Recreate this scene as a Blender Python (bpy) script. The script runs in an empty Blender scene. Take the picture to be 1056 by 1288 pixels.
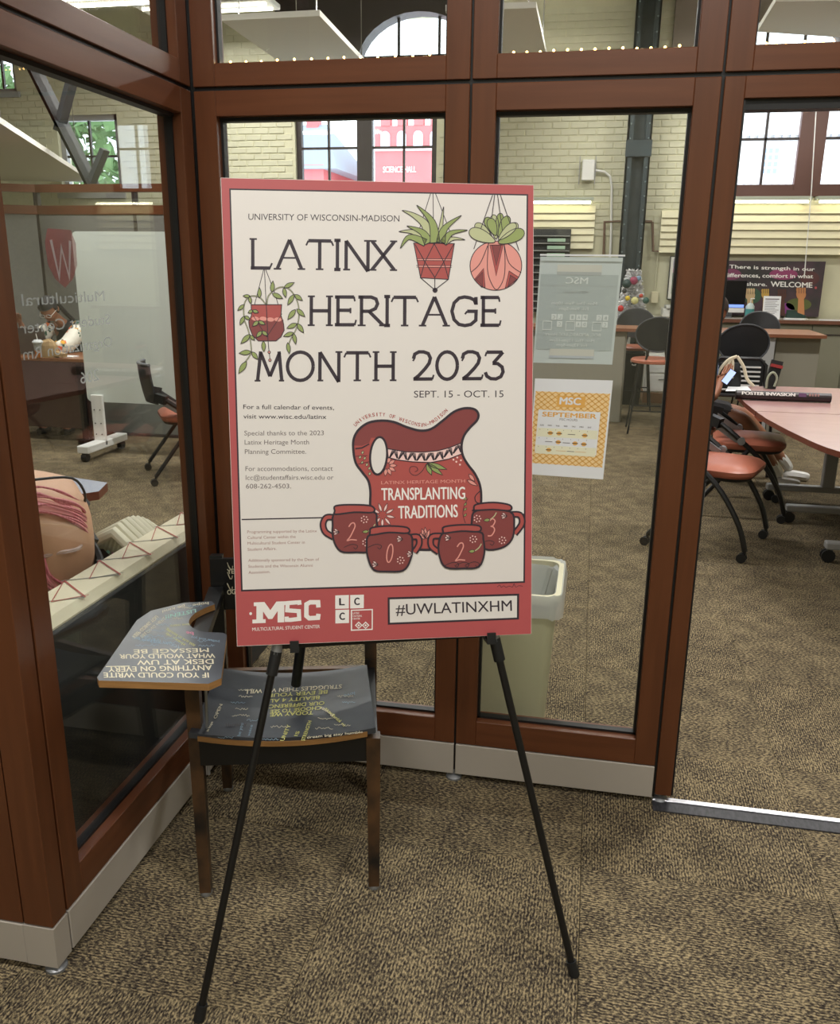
import bpy, bmesh, math, random
import numpy as np
from mathutils import Vector, Matrix
random.seed(7)
sc = bpy.context.scene
COL = sc.collection
PI = math.pi

# ------------------------------------------------------------------ camera
F = 1079.0
R = np.array([[0.980149, 0.0, 0.0], [0, 0, 0], [0, 0, 0]])
def _n(v):
    v = np.array(v, float); return v/np.linalg.norm(v)
_Y = _n([222, -306, F]); _D = _n([-43, 3776, F]); _D = _n(_D-_Y*(_D@_Y)); _Z = -_D; _X = np.cross(_Y, _Z)
R = np.array([_X, _Y, _Z])
CAM = np.array([0, 0, 1.52])
cam = bpy.data.cameras.new('camera'); camo = bpy.data.objects.new('camera', cam); COL.objects.link(camo)
m = Matrix.Identity(4)
for i in range(3):
    m[i][0] = R[i][0]; m[i][1] = -R[i][1]; m[i][2] = -R[i][2]; m[i][3] = CAM[i]
camo.matrix_world = m
cam.sensor_fit = 'HORIZONTAL'; cam.sensor_width = 36; cam.lens = 36*F/1056; cam.clip_end = 300; cam.clip_start = .05
sc.camera = camo
sc.view_settings.view_transform = 'Standard'; sc.view_settings.look = 'None'
sc.view_settings.gamma = 1; sc.view_settings.use_curve_mapping = False
sc.view_settings.exposure = 0.22

# ------------------------------------------------------------------ world (bright overcast sky)
w = bpy.data.worlds.new('sky'); sc.world = w; w.use_nodes = True
nt = w.node_tree; bg = nt.nodes['Background']
bg.inputs[0].default_value = (.86, .93, 1, 1); bg.inputs[1].default_value = 3.2

# ------------------------------------------------------------------ room lights (ceiling pendants, see builder PENDANTS for the fixtures)
def area(name, loc, sx, sy, power, col=(1, .975, .94), rot=(0, 0, 0)):
    l = bpy.data.lights.new(name, 'AREA'); l.shape = 'RECTANGLE'; l.size = sx; l.size_y = sy
    l.energy = power; l.color = col
    o = bpy.data.objects.new(name, l); COL.objects.link(o); o.location = loc; o.rotation_euler = rot
    return o
PENDANTS = [(-4.5, 10.2, 4.3, 65), (-1.0, 9.3, 4.3, 95), (2.4, 9.3, 4.3, 95), (-4.6, 5.4, 4.3, 95), (-1.6, 5.4, 4.3, 85), (1.9, 5.4, 4.3, 110),
            (-1.2, .35, 3.9, 48), (1.4, .35, 3.9, 62), (.2, -2.2, 3.9, 60), (-4.5, 7.8, 3.75, 50)]
for i, (x, y, z, p) in enumerate(PENDANTS):
    area('pendant_lamp', (x, y, z-.03), 1.5, .34, p)

# ------------------------------------------------------------------ pixel measuring helpers (photo pixel -> point on a plane)
def ray(u, v): return R@np.array([u-528, v-644, F])/F
def onz(u, v, z=0.):
    r = ray(u, v); return CAM+r*((z-1.52)/r[2])
def ony(u, v, y):
    r = ray(u, v); return CAM+r*(y/r[1])
def onx(u, v, x):
    r = ray(u, v); return CAM+r*(x/r[0])

# ------------------------------------------------------------------ materials
def lin(c):
    return tuple(((x/255)/12.92 if x/255 <= .04045 else ((x/255+.055)/1.055)**2.4) for x in c)+(1,)
MT = {}
def mat(name, rgb, rough=.5, metal=0, emit=0, noise=0, nscale=8, stretch=(1, 1, 1), bump=0, spec=.5, coat=0, rgb2=None):
    if name in MT: return MT[name]
    m = bpy.data.materials.new(name); m.use_nodes = True; n = m.node_tree.nodes; L = m.node_tree.links
    b = n['Principled BSDF']; c = lin(rgb)
    b.inputs['Base Color'].default_value = c; b.inputs['Roughness'].default_value = rough
    b.inputs['Metallic'].default_value = metal; b.inputs['Specular IOR Level'].default_value = spec
    b.inputs['Coat Weight'].default_value = coat
    if emit:
        b.inputs['Emission Color'].default_value = c; b.inputs['Emission Strength'].default_value = emit
    if noise or bump:
        tc = n.new('ShaderNodeTexCoord'); mp = n.new('ShaderNodeMapping'); mp.inputs['Scale'].default_value = stretch
        tx = n.new('ShaderNodeTexNoise'); tx.inputs['Scale'].default_value = nscale; tx.inputs['Detail'].default_value = 6
        L.new(tc.outputs['Object'], mp.inputs[0]); L.new(mp.outputs[0], tx.inputs['Vector'])
        if noise:
            r = n.new('ShaderNodeValToRGB'); c2 = lin(rgb2) if rgb2 else tuple(x*(1-noise) for x in c[:3])+(1,)
            r.color_ramp.elements[0].color = c2; r.color_ramp.elements[1].color = c
            r.color_ramp.elements[0].position = .36; r.color_ramp.elements[1].position = .64
            L.new(tx.outputs['Fac'], r.inputs[0]); L.new(r.outputs[0], b.inputs['Base Color'])
        if bump:
            bp = n.new('ShaderNodeBump'); bp.inputs['Strength'].default_value = bump; bp.inputs['Distance'].default_value = .01
            L.new(tx.outputs['Fac'], bp.inputs['Height']); L.new(bp.outputs[0], b.inputs['Normal'])
    MT[name] = m; return m
wood_v = mat('cherry_wood_upright', (99, 57, 33), .32, noise=.22, nscale=5, stretch=(9, 9, .6), rgb2=(90, 51, 29))
wood_h = mat('cherry_wood_rail', (103, 60, 36), .32, noise=.22, nscale=5, stretch=(.6, .6, 10), rgb2=(94, 53, 31))
black = mat('black_gasket', (14, 14, 15), .5)
blackm = mat('black_metal', (16, 16, 17), .38)
blackp = mat('black_plastic', (24, 25, 27), .45)
basem = mat('grey_base_metal', (176, 168, 158), .5, noise=.04, nscale=3)
creamw = mat('cream_wall_paint', (206, 203, 174), .7, noise=.08, nscale=2.5, bump=.15)
brickp = mat('cream_painted_brick', (204, 202, 176), .65, noise=.07, nscale=9, bump=.3)
plast = mat('white_plaster', (214, 212, 204), .8)
chrome = mat('chrome', (200, 200, 200), .2, metal=1)
silver = mat('grey_metal', (150, 152, 155), .4, metal=.6)
alum = mat('aluminium_track', (200, 200, 205), .3, metal=.9, noise=.3, nscale=30)
scuff = mat('scuffed_dark_rubber', (60, 60, 64), .6, noise=.5, nscale=40, stretch=(3, 1, 1), rgb2=(40, 40, 44))
terra = mat('terracotta_vinyl', (176, 104, 82), .4, noise=.06, nscale=6)
lamred = mat('reddish_laminate', (172, 134, 130), .22, noise=.07, nscale=6, stretch=(1, 8, 1))
lamedge = mat('table_edge_wood', (110, 56, 40), .4)
lamdesk = mat('desk_laminate', (160, 112, 84), .35, noise=.1, nscale=5, stretch=(1, 10, 1))
greyp = mat('grey_panel_metal', (140, 136, 122), .55)
greyp2 = mat('grey_green_cabinet', (132, 130, 112), .55)
greyl = mat('light_grey_metal', (160, 160, 160), .45)
steel = mat('dark_green_steel', (36, 52, 58), .5, noise=.3, nscale=6)
browns = mat('brown_window_steel', (92, 62, 52), .5)
darkst = mat('dark_brown_steel', (52, 44, 42), .5)
white = mat('white_plastic', (226, 226, 222), .4)
whiteb = mat('whiteboard_enamel', (214, 222, 216), .22)
paper = mat('white_paper', (226, 228, 230), .6)
tack = mat('grey_tackboard', (118, 118, 112), .8, noise=.1, nscale=40)
binm = mat('beige_bin_plastic', (190, 188, 156), .45)
skin1 = mat('light_skin', (206, 160, 128), .5, noise=.06, nscale=12)
skin2 = mat('brown_skin', (150, 100, 74), .5, noise=.08, nscale=12)
emitw = mat('lit_tube', (255, 250, 228), .5, emit=5)
emith = mat('lit_cove_tube', (255, 246, 214), .5, emit=9)

def carpet_mat():
    m = bpy.data.materials.new('carpet_loop'); m.use_nodes = True; n = m.node_tree.nodes; L = m.node_tree.links
    b = n['Principled BSDF']; b.inputs['Roughness'].default_value = .95; b.inputs['Specular IOR Level'].default_value = .1
    tc = n.new('ShaderNodeTexCoord')
    mp = n.new('ShaderNodeMapping'); mp.inputs['Scale'].default_value = (95, 185, 40); mp.inputs['Rotation'].default_value = (0, 0, .42)
    L.new(tc.outputs['Object'], mp.inputs[0])
    t1 = n.new('ShaderNodeTexNoise'); t1.inputs['Scale'].default_value = 1; t1.inputs['Detail'].default_value = 2; t1.inputs['Roughness'].default_value = .7
    L.new(mp.outputs[0], t1.inputs['Vector'])
    wv = n.new('ShaderNodeTexWave'); wv.bands_direction = 'Y'; wv.inputs['Scale'].default_value = 42; wv.inputs['Distortion'].default_value = 1.6; wv.inputs['Detail Scale'].default_value = 12; wv.inputs['Detail'].default_value = 1
    L.new(tc.outputs['Object'], wv.inputs['Vector'])
    big = n.new('ShaderNodeTexNoise'); big.inputs['Scale'].default_value = 9; big.inputs['Detail'].default_value = 3; L.new(tc.outputs['Object'], big.inputs['Vector'])
    a = n.new('ShaderNodeMath'); a.operation = 'MULTIPLY_ADD'; a.inputs[1].default_value = .10; L.new(wv.outputs['Fac'], a.inputs[0]); L.new(t1.outputs['Fac'], a.inputs[2])
    a2 = n.new('ShaderNodeMath'); a2.operation = 'MULTIPLY_ADD'; a2.inputs[1].default_value = .22; L.new(big.outputs['Fac'], a2.inputs[0]); L.new(a.outputs[0], a2.inputs[2])
    r = n.new('ShaderNodeValToRGB'); e = r.color_ramp.elements
    e[0].position = .49; e[0].color = lin((38, 33, 30)); e[1].position = .80; e[1].color = lin((160, 143, 110))
    x = e.new(.60); x.color = lin((70, 62, 53)); x = e.new(.685); x.color = lin((108, 97, 76))
    L.new(a2.outputs[0], r.inputs[0]); L.new(r.outputs[0], b.inputs['Base Color'])
    bp = n.new('ShaderNodeBump'); bp.inputs['Strength'].default_value = .5; bp.inputs['Distance'].default_value = .004
    L.new(t1.outputs['Fac'], bp.inputs['Height']); L.new(bp.outputs[0], b.inputs['Normal'])
    return m
carpet = carpet_mat()

def glass_mat(name, tint=(.982, .992, .984), rough=0.0):
    m = bpy.data.materials.new(name); m.use_nodes = True; n = m.node_tree.nodes; L = m.node_tree.links
    n.remove(n['Principled BSDF']); out = n['Material Output']
    tr = n.new('ShaderNodeBsdfTransparent'); tr.inputs[0].default_value = tint+(1,)
    gl = n.new('ShaderNodeBsdfGlossy'); gl.inputs['Roughness'].default_value = rough
    geo = n.new('ShaderNodeNewGeometry'); mx = n.new('ShaderNodeMix'); mx.data_type = 'FLOAT'
    mx.inputs[2].default_value = 1.5; mx.inputs[3].default_value = 1/1.5
    L.new(geo.outputs['Backfacing'], mx.inputs[0])
    fr = n.new('ShaderNodeFresnel'); L.new(mx.outputs[0], fr.inputs['IOR'])
    ms = n.new('ShaderNodeMixShader'); L.new(fr.outputs[0], ms.inputs[0]); L.new(tr.outputs[0], ms.inputs[1]); L.new(gl.outputs[0], ms.inputs[2])
    L.new(ms.outputs[0], out.inputs[0]); return m
glass = glass_mat('clear_glass'); glassw = glass_mat('window_glass', (.97, .99, 1))
def sheer(name, rgb, a, rough=.6):
    m = bpy.data.materials.new(name); m.use_nodes = True; n = m.node_tree.nodes; L = m.node_tree.links
    b = n['Principled BSDF']; b.inputs['Base Color'].default_value = lin(rgb); b.inputs['Roughness'].default_value = rough; b.inputs['Alpha'].default_value = a
    return m
vinyl = sheer('frosted_vinyl', (204, 210, 210), .42); vinylred = sheer('frosted_red_vinyl', (150, 60, 62), .55)
liner = sheer('thin_white_plastic', (232, 236, 238), .55, .3)

# ------------------------------------------------------------------ mesh builder
class B:
    def __init__(s): s.v = []; s.f = []; s.mi = []; s.mats = []
    def _m(s, m):
        if m is None: return 0
        if m not in s.mats: s.mats.append(m)
        return s.mats.index(m)
    def add(s, vs, fs, m=None):
        k = len(s.v); s.v += [tuple(float(c) for c in v) for v in vs]; mi = s._m(m)
        for f in fs: s.f.append(tuple(i+k for i in f)); s.mi.append(mi)
        return s
    def box(s, a, b, m=None, bev=0):
        x0, x1 = sorted((a[0], b[0])); y0, y1 = sorted((a[1], b[1])); z0, z1 = sorted((a[2], b[2]))
        d = min(bev, (x1-x0)*.45, (y1-y0)*.45, (z1-z0)*.45)
        if d <= 0:
            vs = [(x, y, z) for z in (z0, z1) for y in (y0, y1) for x in (x0, x1)]
            return s.add(vs, [(0, 2, 3, 1), (4, 5, 7, 6), (0, 1, 5, 4), (2, 6, 7, 3), (0, 4, 6, 2), (1, 3, 7, 5)], m)
        vs = []; idx = {}
        for ix, x in enumerate((x0, x1)):
            for iy, y in enumerate((y0, y1)):
                for iz, z in enumerate((z0, z1)):
                    sx, sy, sz = (1-2*ix)*d, (1-2*iy)*d, (1-2*iz)*d
                    idx[ix, iy, iz] = len(vs); vs += [(x, y+sy, z+sz), (x+sx, y, z+sz), (x+sx, y+sy, z)]
        I = lambda a, b, c, k: idx[a, b, c]+k
        fs = []
        for t in (0, 1):
            fs.append((I(t, 0, 0, 0), I(t, 1, 0, 0), I(t, 1, 1, 0), I(t, 0, 1, 0)))
            fs.append((I(0, t, 0, 1), I(1, t, 0, 1), I(1, t, 1, 1), I(0, t, 1, 1)))
            fs.append((I(0, 0, t, 2), I(1, 0, t, 2), I(1, 1, t, 2), I(0, 1, t, 2)))
        for p in (0, 1):
            for q in (0, 1):
                fs.append((I(0, p, q, 1), I(1, p, q, 1), I(1, p, q, 2), I(0, p, q, 2)))
                fs.append((I(p, 0, q, 0), I(p, 1, q, 0), I(p, 1, q, 2), I(p, 0, q, 2)))
                fs.append((I(p, q, 0, 0), I(p, q, 1, 0), I(p, q, 1, 1), I(p, q, 0, 1)))
        for p in (0, 1):
            for q in (0, 1):
                for r in (0, 1): fs.append((I(p, q, r, 0), I(p, q, r, 1), I(p, q, r, 2)))
        return s.add(vs, fs, m)
    def bar(s, p, q, w, h=None, m=None, up=(0, 0, 1), w2=None, h2=None):
        h = h or w; w2 = w2 or w; h2 = h2 or h
        p = np.array(p, float); q = np.array(q, float); d = _n(q-p); up = np.array(up, float)
        if abs(d@up) > .98: up = np.array([0, 1., 0])
        a = _n(np.cross(d, up)); b = np.cross(a, d)
        vs = [p+a*i*w/2+b*j*h/2 for i, j in ((-1, -1), (1, -1), (1, 1), (-1, 1))]+[q+a*i*w2/2+b*j*h2/2 for i, j in ((-1, -1), (1, -1), (1, 1), (-1, 1))]
        return s.add(vs, [(3, 2, 1, 0), (4, 5, 6, 7), (0, 1, 5, 4), (1, 2, 6, 5), (2, 3, 7, 6), (3, 0, 4, 7)], m)
    def tube(s, pts, r, n=10, m=None, cap=True):
        pts = [np.array(p, float) for p in pts]; rs = r if hasattr(r, '__len__') else [r]*len(pts)
        vs = []; fs = []; prev = None
        for i, p in enumerate(pts):
            d = _n(pts[min(i+1, len(pts)-1)]-pts[max(i-1, 0)])
            if prev is None:
                prev = np.array([0, 0, 1.]) if abs(d[2]) < .9 else np.array([1., 0, 0])
            a = _n(prev-d*(prev@d)); b = np.cross(d, a); prev = a
            for k in range(n):
                t = 2*PI*k/n; vs.append(p+a*math.cos(t)*rs[i]+b*math.sin(t)*rs[i])
        for i in range(len(pts)-1):
            for k in range(n): fs.append((i*n+k, i*n+(k+1) % n, (i+1)*n+(k+1) % n, (i+1)*n+k))
        if cap: fs.append(tuple(range(n-1, -1, -1))); fs.append(tuple((len(pts)-1)*n+k for k in range(n)))
        return s.add(vs, fs, m)
    def lathe(s, prof, c=(0, 0, 0), n=20, m=None, sx=1, sy=1):
        vs = []; fs = []
        for r, z in prof:
            for k in range(n):
                t = 2*PI*k/n; vs.append((c[0]+r*math.cos(t)*sx, c[1]+r*math.sin(t)*sy, c[2]+z))
        for i in range(len(prof)-1):
            for k in range(n): fs.append((i*n+k, i*n+(k+1) % n, (i+1)*n+(k+1) % n, (i+1)*n+k))
        fs.append(tuple(range(n-1, -1, -1))); fs.append(tuple((len(prof)-1)*n+k for k in range(n)))
        return s.add(vs, fs, m)
    def ball(s, c, r, m=None, n=12, sc=(1, 1, 1)):
        k = n//2
        return s.add(*_ball(c, r, n, k, sc), m)
    def prism(s, pts, z0, z1, m=None, mtop=None):
        n = len(pts); vs = [(p[0], p[1], z0) for p in pts]+[(p[0], p[1], z1) for p in pts]
        s.add(vs, [tuple(range(n-1, -1, -1))]+[(i, (i+1) % n, n+(i+1) % n, n+i) for i in range(n)], m)
        return s.add([(p[0], p[1], z1) for p in pts], [tuple(range(n))], mtop or m)
    def grid(s, f, nu, nv, m=None, th=None):
        vs = [f(i/nu, j/nv) for j in range(nv+1) for i in range(nu+1)]
        fs = [(j*(nu+1)+i, j*(nu+1)+i+1, (j+1)*(nu+1)+i+1, (j+1)*(nu+1)+i) for j in range(nv) for i in range(nu)]
        if th is not None:
            k = len(vs); th = np.array(th, float); vs += [np.array(v)+th for v in vs]
            fs2 = [tuple(i+k for i in reversed(q)) for q in fs]
            W = nu+1; E = [(i, i+1) for i in range(nu)]+[(nv*W+i+1, nv*W+i) for i in range(nu)]+[((j+1)*W, j*W) for j in range(nv)]+[(j*W+nu, (j+1)*W+nu) for j in range(nv)]
            fs = fs+fs2+[(b, a, a+k, b+k) for a, b in E]
        return s.add(vs, fs, m)
    def build(s, name, m=None, parent=None, smooth=False, kind=None, label=None):
        me = bpy.data.meshes.new(name)
        off = np.zeros(3)
        if parent is not None and not parent.get('_local'): off = np.array(parent.get('_org', (0, 0, 0)))
        me.from_pydata([tuple(np.array(v)-off) for v in s.v], [], s.f)
        if m is not None and not s.mats: me.materials.append(m)
        else:
            for k in (s.mats or [m]): me.materials.append(k)
            me.polygons.foreach_set('material_index', s.mi)
        bm = bmesh.new(); bm.from_mesh(me); bmesh.ops.recalc_face_normals(bm, faces=bm.faces); bm.to_mesh(me); bm.free()
        if smooth:
            me.shade_smooth() if hasattr(me, 'shade_smooth') else None
            try: me.set_sharp_from_angle(angle=.7)
            except Exception: pass
        o = bpy.data.objects.new(name, me); COL.objects.link(o)
        if parent is not None:
            o.parent = parent
            if not parent.get('_local'): o['_org'] = tuple(off)
            else: o['_local'] = 1
        if kind: o['kind'] = kind
        if label: o['label'] = label
        return o
def _ball(c, r, n, k, sc):
    vs = [(c[0], c[1], c[2]-r*sc[2])]; fs = []
    for j in range(1, k):
        t = -PI/2+PI*j/k
        for i in range(n):
            a = 2*PI*i/n; vs.append((c[0]+r*sc[0]*math.cos(t)*math.cos(a), c[1]+r*sc[1]*math.cos(t)*math.sin(a), c[2]+r*sc[2]*math.sin(t)))
    vs.append((c[0], c[1], c[2]+r*sc[2])); T = len(vs)-1
    for i in range(n):
        fs.append((0, 1+(i+1) % n, 1+i)); fs.append((T, 1+(k-2)*n+i, 1+(k-2)*n+(i+1) % n))
        for j in range(k-2): fs.append((1+j*n+i, 1+j*n+(i+1) % n, 1+(j+1)*n+(i+1) % n, 1+(j+1)*n+i))
    return vs, fs
def thing(name, label, cat, loc=(0, 0, 0), rz=None, group=None):
    o = bpy.data.objects.new(name, None); COL.objects.link(o); o.location = tuple(float(c) for c in loc)
    o.empty_display_size = .1
    if rz is not None: o.rotation_euler = (0, 0, rz); o['_local'] = 1
    else: o['_org'] = tuple(float(c) for c in loc)
    o['label'] = label; o['category'] = cat
    if group: o['group'] = group
    return o
def struct(name, loc=(0, 0, 0)):
    o = bpy.data.objects.new(name, None); COL.objects.link(o); o['kind'] = 'structure'; o.location = loc; o['_org'] = tuple(float(c) for c in loc); o.empty_display_size = .1; return o
def tag(o, label, cat, group=None):
    o['label'] = label; o['category'] = cat
    if group: o['group'] = group
    return o
def box(name, a, b, m, parent=None, bev=0, **k): return B().box(a, b, None, bev).build(name, m, parent, **k)
def dup(root, loc, rz, label, group=None):
    r = root.copy(); COL.objects.link(r); r.location = loc; r.rotation_euler = (0, 0, rz); r['label'] = label
    if group: r['group'] = group
    for ch in root.children:
        c = ch.copy(); COL.objects.link(c); c.parent = r
        for g in ch.children:
            d = g.copy(); COL.objects.link(d); d.parent = c
    return r
def spline(pts, n=6, closed=False):
    P = [np.array(p, float) for p in pts]; out = []; N = len(P)
    for i in range(N if closed else N-1):
        p0, p1, p2, p3 = (P[(i-1) % N], P[i], P[(i+1) % N], P[(i+2) % N]) if closed else (P[max(i-1, 0)], P[i], P[i+1], P[min(i+2, N-1)])
        for k in range(n):
            t = k/n; out.append(.5*((2*p1)+(-p0+p2)*t+(2*p0-5*p1+4*p2-p3)*t*t+(-p0+3*p1-3*p2+p3)*t**3))
    if not closed: out.append(P[-1])
    return out

# ------------------------------------------------------------------ flat print on a plane
_tc = {}
def text2d(s, bold=0.0):
    key = (s, bold)
    if key in _tc: return _tc[key]
    cu = bpy.data.curves.new('t', 'FONT'); cu.body = s; cu.resolution_u = 3; cu.offset = bold; cu.size = 1
    ob = bpy.data.objects.new('t', cu); COL.objects.link(ob)
    dg = bpy.context.evaluated_depsgraph_get(); me = bpy.data.meshes.new_from_object(ob.evaluated_get(dg))
    V = np.array([(v.co.x, v.co.y) for v in me.vertices]); Fc = [tuple(p.vertices) for p in me.polygons]
    bpy.data.objects.remove(ob); bpy.data.curves.remove(cu); bpy.data.meshes.remove(me)
    _tc[key] = (V, Fc); return V, Fc
class Art(B):
    """2D shapes given in any chart f(u,v)->world point; n is the outward normal; layers are stacked a tenth of a millimetre apart."""
    def __init__(s, f, n, dl=.00012): super().__init__(); s.fn = f; s.nn = _n(n); s.dl = dl
    def P(s, p, L): return np.array(s.fn(p[0], p[1]))+s.nn*s.dl*(L+1)
    def poly(s, pts, m, L=0):
        return s.add([s.P(p, L) for p in pts], [tuple(range(len(pts)))], m)
    def rect(s, a, b, c, d, m, L=0): return s.poly([(a, b), (c, b), (c, d), (a, d)], m, L)
    def ell(s, c, rx, ry, m, L=0, rot=0, n=20):
        return s.poly([(c[0]+rx*math.cos(t)*math.cos(rot)-ry*math.sin(t)*math.sin(rot), c[1]+rx*math.cos(t)*math.sin(rot)+ry*math.sin(t)*math.cos(rot)) for t in [2*PI*i/n for i in range(n)]], m, L)
    def line(s, pts, w, m, L=0, closed=False):
        P = [np.array(p, float) for p in pts]; N = len(P); ls = []; rs = []
        if closed: P = P+[P[0]]; 
        M = len(P)
        for i, p in enumerate(P):
            a = P[i-1] if i > 0 else (P[M-2] if closed else p); b = P[i+1] if i < M-1 else (P[1] if closed else p)
            d1 = p-a; d2 = b-p; d = (d1/(np.linalg.norm(d1)+1e-9)+d2/(np.linalg.norm(d2)+1e-9)); d = d/(np.linalg.norm(d)+1e-9)
            nn = np.array([-d[1], d[0]]); e = d1 if np.linalg.norm(d1) > 1e-9 else d2; e = e/(np.linalg.norm(e)+1e-9)
            c = max(abs(e@d), .5); nn = nn*w/2/c; ls.append(p+nn); rs.append(p-nn)
        vs = [s.P(p, L) for p in ls+rs]
        return s.add(vs, [(i, i+1, M+i+1, M+i) for i in range(M-1)], m)
    def text(s, t, p0, p1, h, m, L=0, bold=0.0, up=None, fit=True):
        """baseline from p0 to p1 (chart units); cap height h; up = chart direction of letter tops"""
        V, Fc = text2d(t, 0.0)
        if len(V) == 0: return s
        p0 = np.array(p0, float); p1 = np.array(p1, float); d = p1-p0; Ln = np.linalg.norm(d); d = d/Ln
        up = np.array(up if up is not None else (d[1], -d[0]), float); up /= np.linalg.norm(up)
        x0, x1 = V[:, 0].min(), V[:, 0].max(); sx = Ln/(x1-x0) if fit else h/.7; sy = h/.7
        for i, (du, dv) in enumerate(((-1, 0), (1, 0), (0, 1)) if bold else ((0, 0),)):
            s.add([s.P(p0+d*((x-x0)*sx+du*bold*h)+up*(y*sy+dv*bold*h), L+i*.25) for x, y in V], Fc, m)
        return s

# =================================================================== STRUCTURE
XL, XR, YF, YB, ZC = -9.6, 6.2, 11.5, -4.2, 5.0      # hall shell
floor = struct('floor'); box('floor_slab', (XL, YB, -.12), (XR, YF+.3, -.012), mat('concrete_slab', (90, 84, 74), .9), floor)
T = .61; gx, gy = .06, 1.97
tb = B().box((-T/2+.0006, -T/2+.0006, -.011), (T/2-.0006, T/2-.0006, 0), carpet, .0015)
tile_me = None; rest = B(); ntile = 0
def project(p):
    c = R.T@(np.array(p)-CAM); return (528+F*c[0]/c[2], 644+F*c[1]/c[2], c[2]) if c[2] > .1 else (-9e3, 0, c[2])
for j in range(-11, 17):
    for i in range(-17, 11):
        cx, cy = gx+T*(i+.5), gy+T*(j+.5)
        if cx < XL or cx > XR or cy < YB or cy > YF: continue
        u, v, d = project((cx, cy, 0))
        if d > .3 and -160 < u < 1216 and v < 1500 and ntile < 300 and cy < 10.5:
            if tile_me is None:
                o = tb.build('carpet_tile', None, floor); tile_me = o.data
            else:
                o = bpy.data.objects.new('carpet_tile', tile_me); COL.objects.link(o); o.parent = floor
            o.location = (cx, cy, 0); o.rotation_euler = (0, 0, 0 if (i+j) % 2 else PI/2); ntile += 1
        else: rest.box((cx-T/2+.001, cy-T/2+.001, -.011), (cx+T/2-.001, cy+T/2-.001, 0), carpet)
rest.build('carpet_tiles_beyond', None, floor, kind='stuff')

ceiling = struct('ceiling'); box('ceiling_slab', (XL, YB, ZC), (XR, YF+.3, ZC+.1), plast, ceiling)
for y in (1.0, 4.2, 7.4, 10.4): box('ceiling_beam', (XL, y, ZC-.28), (XR, y+.2, ZC), mat('beam_paint', (150, 150, 142), .6), ceiling)
for nm, a, b in (('wall_hall_left', (XL-.1, YB-.1, -.12), (XL, YF+.3, ZC+.1)), ('wall_hall_right', (XR, YB-.1, -.12), (XR+.1, YF+.3, ZC+.1)), ('wall_behind', (XL, YB-.1, -.12), (XR, YB, ZC+.1))):
    o = box(nm, a, b, creamw); o['kind'] = 'structure'

# ---- back wall with window openings; painted bricks stand proud of the mortar
wb = struct('wall_back')
WIN = [(-3.95, -2.08, 2.42, 3.75), (1.33, 4.40, 2.44, 3.62), (-7.35, -6.45, 2.45, 3.45), (-8.4, -7.9, 3.75, 4.7), (-3.1, -1.55, 3.78, 4.5), (1.35, 2.6, 3.75, 4.3)]
xs = sorted({XL, XR}.union(*[{a, b} for a, b, _, _ in WIN])); zs = sorted({0, ZC}.union(*[{c, d} for _, _, c, d in WIN]))
wbm = B()
for i in range(len(xs)-1):
    for j in range(len(zs)-1):
        mx, mz = (xs[i]+xs[i+1])/2, (zs[j]+zs[j+1])/2
        if any(a < mx < b and c < mz < d for a, b, c, d in WIN): continue
        wbm.box((xs[i], YF, zs[j]), (xs[i+1], YF+.28, zs[j+1]))
wbm.build('masonry', creamw, wb)
bw, bh = .215, .078; brick_me = []
for k in range(4):
    q = B(); h = random.uniform(.008, .014)
    q.box((-bw/2+.006+random.uniform(0, .004), -h, -bh/2+.006+random.uniform(0, .003)), (bw/2-.006-random.uniform(0, .004), .01, bh/2-.005), None, .004)
    brick_me.append(q)
bm_mesh = [None]*4; nb = 0; fillb = B()
def overlaps(x, z): return any(a-bw/2 < x < b+bw/2 and c-bh/2 < z < d+bh/2 for a, b, c, d in WIN)
for j in range(int(1.7/bh), int(4.6/bh)):
    for i in range(-44, 22):
        x = i*bw+(bw/2 if j % 2 else 0)+random.uniform(-.004, .004); z = j*bh
        if overlaps(x, z): continue
        u, v, d = project((x, YF, z))
        seen = (625 < u < 872 and 132 < v < 262) or (272 < u < 372 and 140 < v < 222)
        if not (-10 < u < 1066 and -60 < v < 300): continue
        if seen and nb < 300:
            k = random.randrange(4)
            if bm_mesh[k] is None: o = brick_me[k].build('brick', brickp, wb); bm_mesh[k] = o.data
            else: o = bpy.data.objects.new('brick', bm_mesh[k]); COL.objects.link(o); o.parent = wb
            o.location = (x, YF, z); nb += 1
        else:
            h = random.uniform(.008, .014); fillb.box((x-bw/2+.007, YF-h, z-bh/2+.006), (x+bw/2-.007, YF+.01, z+bh/2-.006))
fillb.build('bricks_far', brickp, wb, kind='stuff')

def window(n, x0, x1, z0, z1, mull, munt, hz, fm=browns, fw=.07):
    o = struct('window_%d' % n, (x0, YF, z0)); y0, y1 = YF+.06, YF+.14
    f = B(); f.box((x0, y0, z0), (x0+fw, y1, z1)); f.box((x1-fw, y0, z0), (x1, y1, z1)); f.box((x0, y0, z1-fw), (x1, y1, z1)); f.box((x0, y0, z0), (x1, y1, z0+fw*.8))
    f.build('window_frame', fm, o)
    for a, b in mull: box('mullion', (a, y0-.02, z0), (b, y1, z1), fm, o)
    for a in munt: box('muntin', (a-.014, y0+.02, z0), (a+.014, y1-.02, z1), darkst, o)
    for z in hz: box('muntin', (x0, y0+.02, z-.014), (x1, y1-.02, z+.014), darkst, o)
    box('glass_pane', (x0+.01, y0+.035, z0+.01), (x1-.01, y0+.041, z1-.01), glassw, o)
    box('window_sill', (x0-.06, YF-.05, z0-.07), (x1+.06, YF+.06, z0), fm, o)
window(1, -3.95, -2.08, 2.42, 3.75, [(-3.13, -2.93)], [-3.52, -2.52], [2.99, 3.5], darkst)
window(2, 1.33, 4.40, 2.44, 3.62, [(2.24, 2.53), (3.45, 3.7)], [1.87, 2.98, 4.02], [3.02], browns, .09)
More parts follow.
